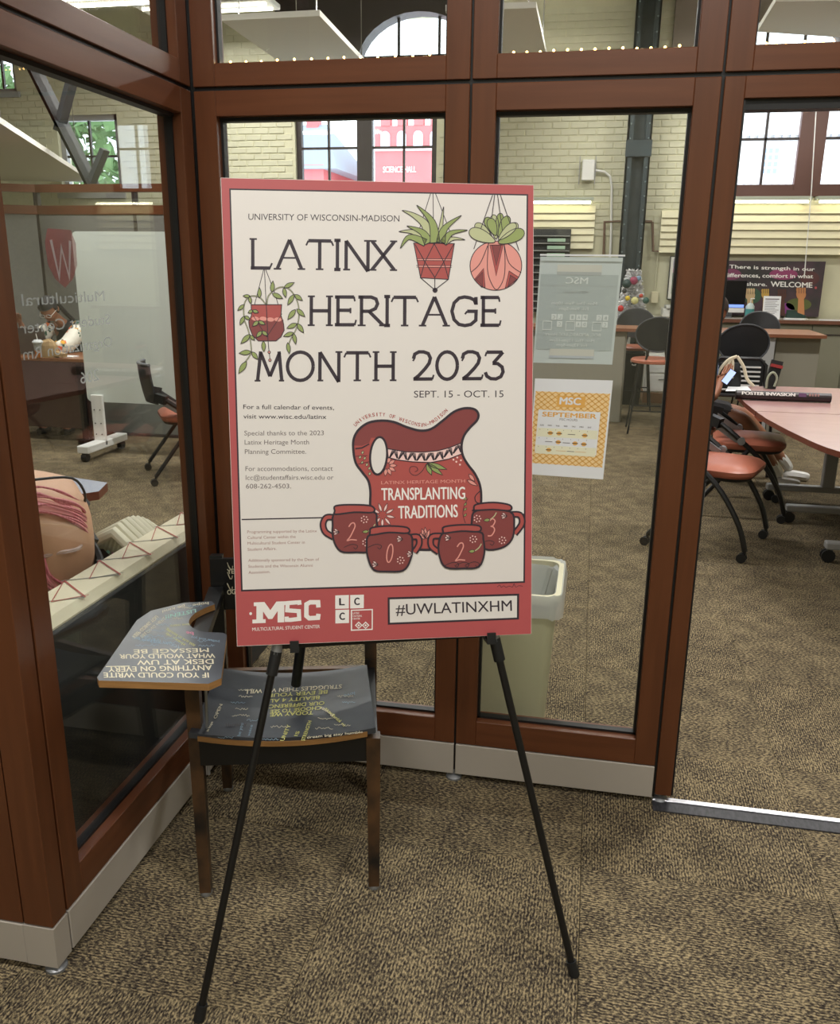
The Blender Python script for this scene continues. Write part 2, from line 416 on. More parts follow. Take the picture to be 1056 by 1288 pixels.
window(3, -7.35, -6.45, 2.45, 3.45, [], [-6.92], [2.93], greyl)
window(4, -8.4, -7.9, 3.75, 4.7, [], [-8.15], [], greyl)
def arch_window(n, x0, x1, z0, z1, X0, X1, Z1, m):
    o = struct('window_%d' % n, (x0, YF, z0)); cx = (x0+x1)/2; rx = (x1-x0)/2; spr = z0+.12
    N = 16; pts = [(cx-rx*math.cos(PI*i/N), spr+(z1-spr)*math.sin(PI*i/N)) for i in range(N+1)]
    p = B()
    for i in range(N):
        (a, za), (b, zb) = pts[i], pts[i+1]; ta = X0 if i == 0 else a; tb_ = X1 if i == N-1 else b
        for y in (YF-.06,): p.add([(a, y, za), (b, y, zb), (tb_, y, Z1), (ta, y, Z1)], [(0, 1, 2, 3)])
        p.add([(a, YF-.06, za), (b, YF-.06, zb), (b, YF+.2, zb), (a, YF+.2, za)], [(3, 2, 1, 0)])
    p.add([(X0, YF-.06, z0-.03), (x0, YF-.06, z0-.03), (x0, YF-.06, spr), (X0, YF-.06, Z1)], [(0, 1, 2, 3)])
    p.add([(X1, YF-.06, z0-.03), (X1, YF-.06, Z1), (x1, YF-.06, spr), (x1, YF-.06, z0-.03)], [(0, 1, 2, 3)])
    p.box((X0, YF-.059, z0-.03), (X0+.02, YF+.02, Z1)); p.box((X1-.02, YF-.059, z0-.03), (X1, YF+.02, Z1)); p.box((X0, YF-.059, Z1-.02), (X1, YF+.02, Z1))
    p.build('arch_surround', m, o)
    for t in (.33, .66): x = x0+(x1-x0)*t; box('muntin', (x-.015, YF+.06, z0), (x+.015, YF+.1, z1), darkst, o)
    box('muntin', (x0, YF+.06, spr+.12), (x1, YF+.1, spr+.15), darkst, o)
    box('glass_pane', (x0, YF+.075, z0), (x1, YF+.081, z1), glassw, o)
arch_window(5, -3.1, -1.55, 3.78, 4.5, -4.15, -1.45, 4.95, darkst)
arch_window(6, 1.35, 2.6, 3.75, 4.3, .7, 3.0, 4.9, mat('taupe_paint', (120, 108, 98), .6))

# ---- framed glass partition (front = facing the camera, left = side run, return = toward the left edge)
def module(par, Tm, u0, u1, base=True, foot=(), door=False, trans=True, d=.07, sw=.06):
    g = .003
    def bx(n, a, b, m, bev=.0015, **k): box(n, Tm(*a), Tm(*b), m, par, bev, **k)
    a, b = u0+g, u1-g
    zb = .125 if not door else .03
    if not door:
        bx('stile', (a, 0, zb), (a+sw, d, 1.955), wood_v); bx('stile', (b-sw, 0, zb), (b, d, 1.955), wood_v)
        bx('bottom_rail', (a+sw, 0, zb), (b-sw, d, .205), wood_h); bx('top_rail', (a+sw, 0, 1.893), (b-sw, d, 1.955), wood_h)
        bx('base_panel', (a, -.002, .02), (b, d+.002, .122), basem)
        bx('glass_pane', (a+sw, .034, .205), (b-sw, .040, 1.893), glass, 0)
        k = B(); gs = .007
        for p, q in (((a+sw, .026, .205), (a+sw+gs, .048, 1.893)), ((b-sw-gs, .026, .205), (b-sw, .048, 1.893)), ((a+sw, .026, .205), (b-sw, .048, .212)), ((a+sw, .022, 1.884), (b-sw, .050, 1.893))): k.box(Tm(*p), Tm(*q))
        k.build('glazing_gasket', black, par)
    if trans:
        bx('stile', (a, 0, 1.965), (a+sw, d, 2.46), wood_v); bx('stile', (b-sw, 0, 1.965), (b, d, 2.46), wood_v)
        bx('transom_rail', (a+sw, 0, 1.965), (b-sw, d, 2.02), wood_h); bx('transom_head', (a+sw, 0, 2.4), (b-sw, d, 2.46), wood_h)
        bx('transom_pane', (a+sw, .034, 2.02), (b-sw, .040, 2.4), glass, 0)
        k = B()
        for p, q in (((a+sw, .026, 2.02), (a+sw+.006, .048, 2.4)), ((b-sw-.006, .026, 2.02), (b-sw, .048, 2.4)), ((a+sw, .022, 2.394), (b-sw, .05, 2.4))): k.box(Tm(*p), Tm(*q))
        k.build('glazing_gasket', black, par)
        bx('seam_channel', (a, .008, 1.954), (b, d-.008, 1.966), black, 0)
def seam(par, Tm, u, z0=.02, d=.07):
    box('seam_channel', Tm(u-.0045, .007, z0), Tm(u+.0045, d-.007, 2.46), black, par)
def foot(par, p): B().lathe([(.024, 0), (.024, .006), (.016, .012), (.006, .014), (.006, .03)], p, 16, silver).build('leveling_foot', None, par, smooth=True)
TA = lambda u, v, z: (u, 2.3+v, z)
TB = lambda u, v, z: (-1.07-v, u, z)
TCm = lambda u, v, z: (u, 1.366+v, z)
wf = struct('wall_front')
module(wf, TA, -1.068, -.332); module(wf, TA, -.332, .262)
seam(wf, TA, -.332); seam(wf, TA, .262)
foot(wf, (-.334, 2.312, 0)); foot(wf, (.284, 2.326, 0)); foot(wf, (-.334, 2.36, 0))
box('door_jamb', (.2665, 2.3, .03), (.313, 2.37, 1.955), wood_v, wf, .0015)
box('jamb_seal', (.313, 2.306, .03), (.3185, 2.364, 1.906), black, wf)
box('strike_plate', (.3185, 2.315, .885), (.3205, 2.35, .975), silver, wf)
box('door_head', (.313, 2.3, 1.907), (1.27, 2.37, 1.955), wood_h, wf, .0015)
box('door_track', (.3185, 2.312, 1.884), (1.24, 2.358, 1.907), black, wf)
module(wf, TA, .262, 1.29, door=True)
box('door_jamb', (1.24, 2.3, .03), (1.287, 2.37, 1.955), wood_v, wf, .0015)
module(wf, TA, 1.29, 2.25); seam(wf, TA, 1.29); foot(wf, (1.27, 2.326, 0))
wl = struct('wall_left')
module(wl, TB, 1.42, 2.297); seam(wl, TB, 1.42); seam(wl, TB, 2.2985)
box('corner_post', (-1.139, 2.3005, .02), (-1.0715, 2.37, 2.46), black, wl)
box('corner_post', (-1.14, 1.366, .125), (-1.07, 1.4165, 1.955), wood_v, wl, .0015)
box('corner_post', (-1.14, 1.366, 1.965), (-1.07, 1.4165, 2.46), wood_v, wl, .0015)
box('base_panel', (-1.142, 1.364, .02), (-1.068, 1.4165, .122), basem, wl)
foot(wl, (-1.088, 1.386, 0))
wr = struct('wall_return')
module(wr, TCm, -2.1, -1.14); seam(wr, TCm, -1.1405); foot(wr, (-2.0, 1.39, 0))
# floor track of the sliding door
tr = struct('trim_1')
box('track_channel', (.262, 2.262, 0), (1.3, 2.309, .004), scuff, tr); box('track_rail', (.262, 2.309, 0), (1.3, 2.327, .008), alum, tr, .001)

# frosted vinyl sign on the side glass, seen from its back
vs_ = thing('vinyl_sign', 'mirrored frosted lettering and red crest on the left glass pane', 'sign', (-1.1, 1.7, 1.25))
va = Art(lambda u, v: (-1.1035, u, v), (1, 0, 0), .0002)
def vt(t, c, z, h, wd): va.text(t, (c+wd/2, z), (c-wd/2, z), h, vinyl, 0, .01, up=(0, 1)); va.build('lettering', None, vs_); va.v.clear(); va.f.clear(); va.mi.clear(); va.mats.clear()
cen = 1.70
vt('Multicultural', cen, 1.437, .023, .30); vt('Student Center', cen, 1.384, .023, .33); vt('Organization Rm', cen, 1.333, .023, .33); vt('206', cen+.06, 1.262, .026, .075)
va.poly([(cen+.055*x, 1.532+.055*y) for x, y in ((-.75, 1), (.75, 1), (1, .5), (.95, -.3), (.6, -.8), (0, -1.15), (-.6, -.8), (-.95, -.3), (-1, .5))], vinylred, 0)
va.line([(cen+.034, 1.565), (cen+.018, 1.49), (cen, 1.55), (cen-.018, 1.49), (cen-.034, 1.565)], .009, vinyl, 1)
va.build('crest', None, vs_)

# ---- far partition of the left room
wp = struct('wall_partition'); yp = 7.75
def pz(v): return float(ony(110, v, yp)[2])
xc = float(ony(52, 300, yp)[0]); xe = float(ony(262, 300, yp)[0])
z1, z2 = pz(270), pz(237)
def pseg(p, q, n):
    p = np.array(p); q = np.array(q)
    for k in range(n):
        a = p+(q-p)*k/n; b = p+(q-p)*(k+1)/n; A = lambda t, z: (a[0]+(b[0]-a[0])*t, a[1]+(b[1]-a[1])*t, z)
        B().bar(A(.01, (z1+.12)/2), A(.99, (z1+.12)/2), .05, z1-.12).build('tack_panel', tack, wp)
        B().bar(A(0, .06), A(1, .06), .07, .12).build('base_panel', basem, wp)
        B().bar(A(0, z1+.04), A(1, z1+.04), .07, .08).build('top_rail', wood_h, wp)
        B().bar(A(0, z2), A(1, z2), .07, .07).build('transom_head', wood_h, wp)
        for t in (.008, .992): B().bar(A(t, .12), A(t, z2), .02, .055).build('stile', wood_v if z2 < 0 else darkst, wp)
        B().bar(A(.02, (z1+z2)/2+.02), A(.98, (z1+z2)/2+.02), .006, z2-z1-.1).build('transom_pane', glass, wp)
pseg((xc, yp), (xe+.3, yp), 2); pseg((xc, yp), (xc-2.4, yp-1.3), 2)

# ---- steel column, pipes, truss brace in the hall
def col_x(u, v, y): return float(ony(u, v, y)[0])
cx0, cx1 = col_x(791, 138, 11.22), col_x(822, 138, 11.22)
t = thing('steel_column', 'dark green riveted steel column against the pale brick wall', 'column', ((cx0+cx1)/2, 11.32, 0))
k = B(); cw = cx1-cx0
k.box((cx0, 11.20, 0), (cx0+.02, 11.46, 4.98)); k.box((cx1-.02, 11.20, 0), (cx1, 11.46, 4.98)); k.box((cx0+.02, 11.32, 0), (cx1-.02, 11.34, 4.98)); k.box((cx0-.0, 11.20, 0), (cx0+.07, 11.22, 4.98)); k.box((cx1-.07, 11.20, 0), (cx1, 11.22, 4.98))
k.build('shaft', steel, t)
box('splice_plate', (cx0-.01, 11.18, 2.8), (cx1+.01, 11.20, 2.98), steel, t)
rv = B()
for i in range(26):
    z = .6+i*.16
    for x in (cx0+.035, cx1-.035): rv.ball((x, 11.198, z), .011, None, 8, (1, .6, 1))
rv.build('rivets', mat('worn_steel', (96, 112, 114), .5), t, kind='stuff')
t = thing('roof_brace', 'dark forked steel brace slanting above the left partition', 'brace', ony(95, 150, 8.8))
k = B(); yb = 8.8
P3 = lambda u, v: tuple(float(c) for c in ony(u, v, yb))
pa = P3(10, 20); pb = P3(118, 236)
k.bar(pa, pb, .03, .26, up=(0, 1, 0)); k.bar(np.array(pa)+(0, -.06, 0), np.array(pb)+(0, -.06, 0), .14, .03)
k.build('brace_beam', mat('dark_steel_beam', (44, 48, 50), .6), t)
B().bar(P3(74, 165), P3(92, 95), .05, .14, up=(0, 1, 0)).build('gusset', MT['dark_steel_beam'], t)
B().bar(P3(112, 236), P3(132, 188), .05, .12, up=(0, 1, 0)).build('brace_strut', MT['dark_steel_beam'], t)

# white hanging ceiling panels
def cloud(cs, z, lab):
    pts = [onz(u, v, z)[:2] for u, v in cs]; c = np.mean(pts, axis=0)
    t = thing('hanging_panel', lab, 'ceiling panel', (c[0], c[1], z), group=None)
    B().prism(pts, z, z+.05).build('panel', mat('white_acoustic_board', (226, 224, 216), .8), t)
    for p in pts[:4]:
        q = p*.8+c*.2; B().tube([(q[0], q[1], z+.04), (q[0], q[1], ZC)], .006, 6).build('hanging_wire', chrome, t)
cloud([(278, 26), (402, 20), (470, 92), (372, 92)], 3.7, 'white hanging panel seen through the transom above the poster')
cloud([(560, 14), (674, 10), (692, 92), (585, 92)], 3.7, 'white hanging panel seen through the middle transom')
cloud([(975, 2), (1120, 0), (1130, 52), (952, 40)], 3.7, 'white hanging panel above the doorway at right')
cloud([(-60, 112), (0, 155), (116, 229), (-60, 226)], 2.6, 'white slanting panel standing in for a reflection, behind the left glass')  # added panel, shaped to imitate a pale reflection in the left glass
# pendant fixtures
for i, (x, y, z, p) in enumerate(PENDANTS):
    t = thing('pendant_light', ['long white pendant light at the back left of the hall', 'long white pendant light at the back middle of the hall', 'long white pendant light at the back right of the hall', 'long white pendant light over the left room', 'long white pendant light behind the poster', 'long white pendant light over the round-ended tables', 'long white pendant light over the camera side, left', 'long white pendant light over the camera side, right', 'long white pendant light farthest behind the camera', 'lit white pendant light seen through the upper left transom'][i], 'light', (x, y, z), group=None)
    k = B(); k.box((x-.8, y-.2, z+.0), (x+.8, y+.2, z+.06), None, .01); k.build('housing', white, t)
    for dy in (-.1, .1): B().tube([(x-.74, y+dy, z-.012), (x+.74, y+dy, z-.012)], .014, 8).build('tube_lamp', emitw, t, True)
    for dx in (-.6, .6): B().tube([(x+dx, y, z+.05), (x+dx, y, ZC)], .005, 6).build('cable', chrome, t)

# =================================================================== OUTSIDE (seen through the windows)
# outdoor things sit beyond the windows on purpose
t = thing('red_brick_building', 'red brick hall with arched windows and roof across the street', 'building', (-12, 42, 0))
redb = mat('sunlit_red_brick', (214, 120, 122), .8, noise=.08, nscale=2); slate = mat('slate_roof', (150, 164, 178), .7)
yb = 42.
def Q(u, v, y=42.): return ony(u, v, y)
x0, x1 = float(Q(471, 200)[0]), float(Q(640, 200)[0]); zt = float(Q(500, 158)[2])
box('wall', (x0, yb, -2), (x1, yb+8, zt), redb, t)
for i in range(9):
    xa = x0+.3+i*.78
    if xa+.6 > x1: break
    box('battlement', (xa, yb-.05, zt), (xa+.45, yb+.4, zt+.45), redb, t)
    w_ = B(); zc = float(Q(500, 186)[2]); w_.prism([(xa, 0), (xa+.44, 0), (xa+.44, .5)]+[(xa+.22+.22*math.cos(a), .5+.22*math.sin(a)) for a in [PI*j/8 for j in range(1, 8)]]+[(xa, .5)], 0, .1)
    w_.v = [(p[0], yb-.08+p[2], zc+p[1]) for p in w_.v]; w_.build('arched_window', mat('pale_window', (222, 214, 226), .4), t)
box('string_course', (x0, yb-.12, float(Q(500, 190)[2])), (x1, yb, float(Q(500, 190)[2])+.12), mat('pale_stone', (235, 200, 200), .7), t)
A_ = Art(lambda u, v: (u, yb-.02, v), (0, -1, 0), .02); zt2 = float(Q(500, 217)[2])
A_.text('SCIENCE HALL', (float(Q(482, 217)[0]), zt2), (float(Q(523, 217)[0]), zt2), .26, mat('white_lettering_stone', (250, 240, 240), .7), 0, .04, up=(0, 1)); A_.build('name_lettering', None, t)
xa, xb = float(Q(375, 200)[0]), float(Q(440, 200)[0]); zz = float(Q(400, 210)[2])
box('gabled_wing', (xa-6, yb-1, -2), (xb-1, yb+6, zz), redb, t)
k = B(); k.add([(xa-6, yb-1.3, zz-.2), (xb-.3, yb-1.3, zz-.2), (xb-2, yb+3, zz+2.3), (xa-2, yb+3, zz+2.3), (xb-.3, yb+6, zz-.2), (xa-6, yb+6, zz-.2)], [(0, 1, 2, 3), (1, 4, 2), (3, 2, 4, 5), (0, 3, 5), (0, 5, 4, 1)]); k.build('slate_roof', slate, t)
box('chimney', (xb-3.0, yb+2.7, zz+1.5), (xb-2.4, yb+3.3, zz+4.0), redb, t)
t = thing('pale_stone_building', 'pale classical stone building with balustrade across the street', 'building', (8, 36, 0))
stn = mat('pale_limestone', (232, 230, 226), .8); blu = mat('blue_glass_window', (150, 172, 205), .4); y9 = 36.
xa, xb = float(ony(880, 200, y9)[0]), float(ony(1250, 200, y9)[0])
box('wall', (xa, y9, -2), (xb, y9+6, float(ony(950, 118, y9)[2])), stn, t)
zc = float(ony(950, 171, y9)[2]); box('cornice', (xa, y9-.35, zc), (xb, y9, zc+.16), stn, t)
box('cornice', (xa, y9-.25, float(ony(950, 150, y9)[2])), (xb, y9, float(ony(950, 150, y9)[2])+.1), stn, t)
k = B(); 
for i in range(60):
    x = xa+i*.28
    if x < xb: k.box((x, y9-.28, zc-.18), (x+.13, y9, zc))
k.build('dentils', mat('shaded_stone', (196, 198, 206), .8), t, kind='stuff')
for u in (958, 1100, 885): 
    p = ony(u, 186, y9); q = ony(u+18, 220, y9)
    f = box('window', (p[0], y9-.04, q[2]), (q[0], y9+.02, p[2]), stn, t)
    for a in range(3):
        for b in range(4): W_ = (q[0]-p[0])/3; H_ = (p[2]-q[2])/4; box('pane', (p[0]+a*W_+.05, y9-.06, q[2]+b*H_+.05), (p[0]+(a+1)*W_-.02, y9-.03, q[2]+(b+1)*H_-.02), blu, f)
zb0, zb1 = float(ony(950, 238, y9-1)[2]), float(ony(950, 225, y9-1)[2])
box('balustrade_rail', (xa, y9-1.1, zb1), (xb, y9-.8, zb1+.12), stn, t); box('balustrade_rail', (xa, y9-1.1, zb0-.1), (xb, y9-.8, zb0), stn, t)
for i in range(40):
    x = xa+.1+i*.24
    if x < xb-.1: B().lathe([(.04, 0), (.06, (zb1-zb0)*.3), (.03, (zb1-zb0)*.6), (.05, zb1-zb0)], (x, y9-.95, zb0), 6, MT['shaded_stone']).build('baluster', None, t)
t = thing('leafy_tree', 'leafy green tree outside the left hall window', 'tree', (-13.5, 20.5, 0))
B().tube([(-13.5, 20.5, -1), (-13.4, 20.5, 3), (-13.7, 20.4, 5)], [.3, .22, .1], 8).build('trunk', mat('bark', (90, 74, 60), .9), t)
k = B()
for i in range(2600):
    a, b_, r = random.uniform(0, 2*PI), random.gauss(0, 1), random.uniform(.2, 1)
    c = np.array([-13.5+3.4*r*math.cos(a), 20.5+2*r*math.sin(a), 4.3+1.5*b_]); d1 = np.array([random.gauss(0, 1) for _ in range(3)])*.12; d2 = np.array([random.gauss(0, 1) for _ in range(3)])*.08
    k.add([c-d1, c+d2, c+d1, c-d2], [(0, 1, 2, 3)])
k.build('foliage', mat('green_leaves', (96, 128, 78), .6), t, kind='stuff')

# =================================================================== POSTER on its easel
PO = np.array([-.66499, 1.49444, .77697]); PU = _n([.944, .3129, 0]); PV = np.array([-.0568, .1546, .9919]); PV = _n(PV-PU*(PV@PU)); PN = np.cross(PU, PV)   # PN looks to the camera
_src = [(274, 220), (666, 230), (298, 813), (666, 798)]; _dst = [(0, .914), (.61, .914), (0, 0), (.61, 0)]
_A = []; _b = []
for (u, v), (x, y) in zip(_src, _dst):
    _A += [[u, v, 1, 0, 0, 0, -x*u, -x*v], [0, 0, 0, u, v, 1, -y*u, -y*v]]; _b += [x, y]
_h = np.append(np.linalg.solve(np.array(_A), np.array(_b)), 1).reshape(3, 3)
def pxy(u, v):
    q = _h@np.array([u, v, 1.]); return q[:2]/q[2]
def chart_poster(u, v):
    x, y = pxy(u, v); return PO+PU*x+PV*y
PN = PN if PN@(CAM-PO) > 0 else -PN
poster = thing('event_poster', 'large red-bordered heritage month poster standing on the black easel', 'poster', PO)
bd = B(); c8 = [PO+PU*x+PV*y-PN*d for d in (.0052, 0) for x, y in ((0, 0), (.61, 0), (.61, .914), (0, .914))]
bd.add(c8, [(0, 1, 2, 3), (4, 5, 6, 7), (0, 1, 5, 4), (1, 2, 6, 5), (2, 3, 7, 6), (3, 0, 4, 7)]); bd.build('foam_board', mat('white_foam_board', (222, 216, 208), .6), poster)
pr = mat('print_red', (178, 84, 86), .42); cr = mat('print_cream', (224, 219, 214), .42); dk = mat('print_plum_black', (52, 42, 52), .45)
pot = mat('print_brick_red', (172, 82, 78), .42); mar = mat('print_maroon', (132, 66, 66), .42); pnk = mat('print_pink', (224, 152, 142), .42); lpk = mat('print_light_pink', (240, 205, 200), .42)
gd = mat('print_olive_green', (146, 160, 98), .42); gl = mat('print_light_green', (186, 190, 148), .42); gry = mat('print_grey', (110, 100, 100), .45); whp = mat('print_white', (238, 234, 230), .42); brnp = mat('print_brown_pink', (160, 118, 112), .45)
def pa_(): return Art(chart_poster, PN, .00010)
a = pa_()
a.poly([(274.5, 220.5), (665.6, 230.4), (665.7, 797.8), (298.4, 812.5)], pr, 0)
a.build('red_border', None, poster)
a = pa_()
a.poly([(284.8, 233.6), (659, 241.6), (657.6, 733.2), (302.6, 743.6)], dk, 1); a.poly([(286.8, 235.6), (657, 243.4), (655.6, 731.2), (304.6, 741.4)], cr, 2)
a.line([(302.8, 652.6), (400, 650.5), (656, 646.5)], 1.6, dk, 3)
a.build('cream_field', None, poster)
# hand-drawn flared capitals: strokes in a unit box (x 0..1, y 0 base..1 top)
GL = {
 'L': [[(.16, 1), (.17, 0)], [(.08, .035), (.92, .035)], [(.88, 0), (1, .2)], [(.02, .985), (.34, .985)]],
 'A': [[(.12, .03), (.5, .98)], [(.88, .03), (.5, .98)], [(.28, .38), (.72, .38)], [(0, .015), (.24, .015)], [(.76, .015), (1, .015)]],
 'T': [[(.08, .96), (.92, .96)], [(.5, .96), (.5, 0)], [(.08, .96), (0, .8)], [(.92, .96), (1, .8)], [(.36, .015), (.64, .015)]],
 'I': [[(.5, 1), (.5, 0)], [(0, .985), (1, .985)], [(0, .015), (1, .015)]],
 'N': [[(.1, 0), (.1, .98)], [(.1, .98), (.86, -.04)], [(.86, -.04), (.86, .98)], [(0, .015), (.24, .015)], [(.72, .985), (1, .985)]],
 'X': [[(.1, .98), (.9, .02)], [(.9, .98), (.1, .02)], [(0, .985), (.26, .985)], [(.74, .985), (1, .985)], [(0, .015), (.26, .015)], [(.74, .015), (1, .015)]],
 'H': [[(.14, 0), (.14, 1)], [(.86, 0), (.86, 1)], [(.14, .5), (.86, .5)], [(0, .985), (.28, .985)], [(0, .015), (.28, .015)], [(.72, .985), (1, .985)], [(.72, .015), (1, .015)]],
 'E': [[(.16, 0), (.16, 1)], [(.02, .965), (.9, .965)], [(.16, .52), (.74, .52)], [(.02, .035), (.92, .035)], [(.9, .98), (.94, .82)], [(.94, .02), (1, .2)], [(.74, .6), (.74, .42)]],
 'R': [[(.14, 0), (.14, 1)], [(.02, .965), (.5, .965), (.68, .9), (.74, .74), (.66, .58), (.45, .49), (.14, .49)], [(.42, .49), (.95, .02)], [(0, .015), (.3, .015)], [(.8, .015), (1, .015)]],
 'G': [[(.92, .74), (.86, .88), (.7, .95), (.5, .98), (.3, .94), (.12, .78), (.04, .5), (.12, .22), (.3, .06), (.52, .02), (.74, .06), (.92, .2), (.93, .5), (.6, .5)], [(.92, .98), (.93, .72)], [(.6, .5), (.52, .4)]],
 'M': [[(.1, 0), (.2, 1)], [(.2, .96), (.52, .16)], [(.52, .16), (.84, .96)], [(.82, 1), (.92, 0)], [(0, .015), (.2, .015)], [(.82, .015), (1, .015)]],
 'O': [[(.5+.46*math.cos(t), .5+.48*math.sin(t)) for t in [2*PI*i/24 for i in range(25)]]],
 '0': [[(.5+.45*math.cos(t), .5+.48*math.sin(t)) for t in [2*PI*i/24 for i in range(25)]]],
 '2': [[(.04, .74), (.1, .9), (.3, .98), (.52, .98), (.74, .92), (.84, .76), (.78, .58), (.6, .4), (.3, .16), (.08, .035)], [(.04, .035), (.94, .035)], [(.94, .02), (1, .18)], [(.02, .66), (.12, .8)]],
 '3': [[(.1, .965), (.9, .965)], [(.1, .97), (.04, .82)], [(.92, .965), (.44, .58)], [(.4, .57), (.66, .56), (.88, .44), (.93, .27), (.82, .1), (.58, .02), (.32, .03), (.12, .12), (.04, .26)]],
}
def big(word, xs, y0, y1, yt0, yt1):
    """letters of one line; xs = (left,right) per letter; base runs y0->y1, top yt0->yt1 over the line"""
    a = pa_(); X0, X1 = xs[0][0], xs[-1][1]
    for ch, (l, r) in zip(word, xs):
        for st in GL[ch]:
            pts = []
            for (gx_, gy_) in st:
                x = l+(r-l)*gx_; k = (x-X0)/(X1-X0); yb_ = y0+(y1-y0)*k; yt_ = yt0+(yt1-yt0)*k; pts.append((x, yb_+(yt_-yb_)*gy_))
            thin = abs(st[0][1]-st[-1][1]) < .02 and abs(st[0][0]-st[-1][0]) < .5 and len(st) == 2 or (len(st) == 2 and abs(st[0][1]-st[-1][1]) < .25 and abs(st[0][0]-st[-1][0]) < .15)
            a.line(pts, 2.2 if thin else 4.3, dk, 3+(0 if thin else 1))
    a.build('title_lettering', None, poster)
big('LATINX', [(310, 339), (341, 380.5), (381.5, 415.5), (416.8, 424.6), (428, 464), (460.5, 495.5)], 335.6, 338, 297, 300.5)
big('HERITAGE', [(384, 415.5), (417.4, 444.5), (446.5, 480), (479.6, 487), (488.6, 522), (523, 562), (563, 597), (599.5, 625.5)], 407.5, 408.8, 369.8, 371)
big('MONTH', [(318, 355), (357.6, 392.6), (396.5, 427.6), (429.8, 463), (465.5, 495.5)], 477.6, 477.4, 440, 440.6)
big('2023', [(515.5, 542), (544.5, 573), (576.6, 603.5), (605.5, 630.5)], 476.6, 476, 440.2, 440.2)
def nl():
    a.build('small_lettering', None, poster); a.v.clear(); a.f.clear(); a.mi.clear(); a.mats.clear()
a = pa_()
a.text('UNIVERSITY OF WISCONSIN-MADISON', (309, 273.4), (498, 276), 8.0, dk, 3); nl()
a.text('SEPT. 15 - OCT. 15', (517.5, 498.6), (629.5, 498.4), 8.6, dk, 3); nl()
a.text('For a full calendar of events,', (304, 512.7), (417.5, 514), 5.6, dk, 3, .012); a.text('visit www.wisc.edu/latinx', (304.3, 524.8), (408, 525.6), 5.6, dk, 3, .012); nl()
for t_, x0_, x1_, y_ in (('Special thanks to the 2023', 305.5, 405, 546.2), ('Latinx Heritage Month', 306, 386.5, 557.8), ('Planning Committee.', 306.3, 383, 569.6), ('For accommodations, contact', 307.2, 416.5, 591.2), ('lcc@studentaffairs.wisc.edu or', 307.6, 417.5, 602.4), ('608-262-4503.', 308, 364.5, 613.4)):
    a.text(t_, (x0_, y_), (x1_, y_-.1), 6, gry, 3)
nl()
for t_, x0_, x1_, y_ in (('Programming supported by the Latinx', 310, 397, 670), ('Cultural Center within the', 310.2, 370.5, 677.2), ('Multicultural Student Center in', 310.4, 382, 684.4), ('Student Affairs.', 310.6, 346.5, 692.2), ('Additionally sponsored by the Dean of', 311.4, 400, 706), ('Students and the Wisconsin Alumni', 311.6, 392, 713.6), ('Association.', 311.8, 339, 721.4)):
    a.text(t_, (x0_, y_), (x1_, y_-1.2), 3.6, brnp, 3)
a.build('small_lettering', None, poster)
# foot band: centre logo, block logo, hashtag plate
a = pa_()
a.poly([(486, 751.4), (650.5, 747), (650.4, 779.5), (486.4, 786)], dk, 1); a.poly([(488.6, 754), (647.8, 749.6), (647.8, 777.2), (489, 783.4)], cr, 2)
a.text('#UWLATINXHM', (496.5, 773.6), (641.5, 768.6), 13.6, dk, 3, .006)
a.build('hashtag_plate', None, poster)
a = pa_()
M_ = lambda pts, m=whp, L=1: a.poly(pts, m, L)
def slabM(x, y, w_, h_, s=1):   # slab-serif M S C with a slope
    k = lambda px, py: (x+px*w_, y-py*h_+px*w_*-.035)
    S = [[(0, 0), (.2, 0), (.2, .18), (.16, .18), (.16, .55), (.24, .18), (.3, .18), (.38, .55), (.38, .0), (.62-.14, 0), (.62-.14, .82), (.5, .82), (.5, 1), (.36, 1), (.27, .6), (.18, 1), (.02, 1), (.02, .82), (.06, .82), (.06, .18), (0, .18)]]
    return [[k(*p) for p in q] for q in S]
for q in slabM(317, 784, 83, 26.5): M_(q)
def L_(pts, w_): a.line(pts, w_, whp, 1)
L_([(376, 760.6), (375.5, 757.4), (371, 757.6), (361, 758.4), (360.5, 767.5), (375, 768.6), (375.5, 778.4), (365, 779.6), (360, 779.6), (359.8, 775.5)], 5.2)
L_([(399.5, 764), (399, 757.4), (389, 757.4), (384.5, 760), (384.5, 774.6), (388, 777.6), (399, 777), (399.6, 772)], 5.6)
a.ell((314.8, 771.6), 1.7, 1.9, whp, 1); a.ell((392.6, 768.6), 1.7, 1.9, pr, 3)
a.text('MULTICULTURAL STUDENT CENTER', (317, 793.6), (401.5, 790), 4.2, whp, 1, .01)
a.build('student_center_logo', None, poster)
a = pa_()
for x_, y_, ch in ((420.5, 748.8, 'L'), (439.2, 748.4, 'C'), (420.8, 767.2, 'C')):
    a.poly([(x_, y_), (x_+17, y_-.5), (x_+17, y_+16.5), (x_, y_+17)], whp, 1); a.text(ch, (x_+5.4, y_+12.6), (x_+11.6, y_+12.4), 9, dk, 2, .05)
a.poly([(440, 767), (467.6, 766), (467.6, 792.4), (440.2, 793.6)], whp, 1); a.poly([(441.6, 768.4), (466.2, 767.4), (466.2, 791), (441.8, 792)], pr, 2)
for i_, t_ in enumerate(('LATINX', 'CULTURAL', 'CENTER')): a.text(t_, (442.6, 772.4+i_*3.5), (442.6+(8, 11.5, 9)[i_], 772.2+i_*3.5), 2.3, whp, 3, .02)
for cx_ in (450, 458.6):
    for r_, m_ in ((4.8, whp), (3.0, pr), (1.5, whp)): a.poly([(cx_-r_, 786.6), (cx_, 786.6-r_), (cx_+r_, 786.6), (cx_, 786.6+min(r_, 4.6))], m_, 3+int(5-r_))
a.build('cultural_center_logo', None, poster)
a = pa_()
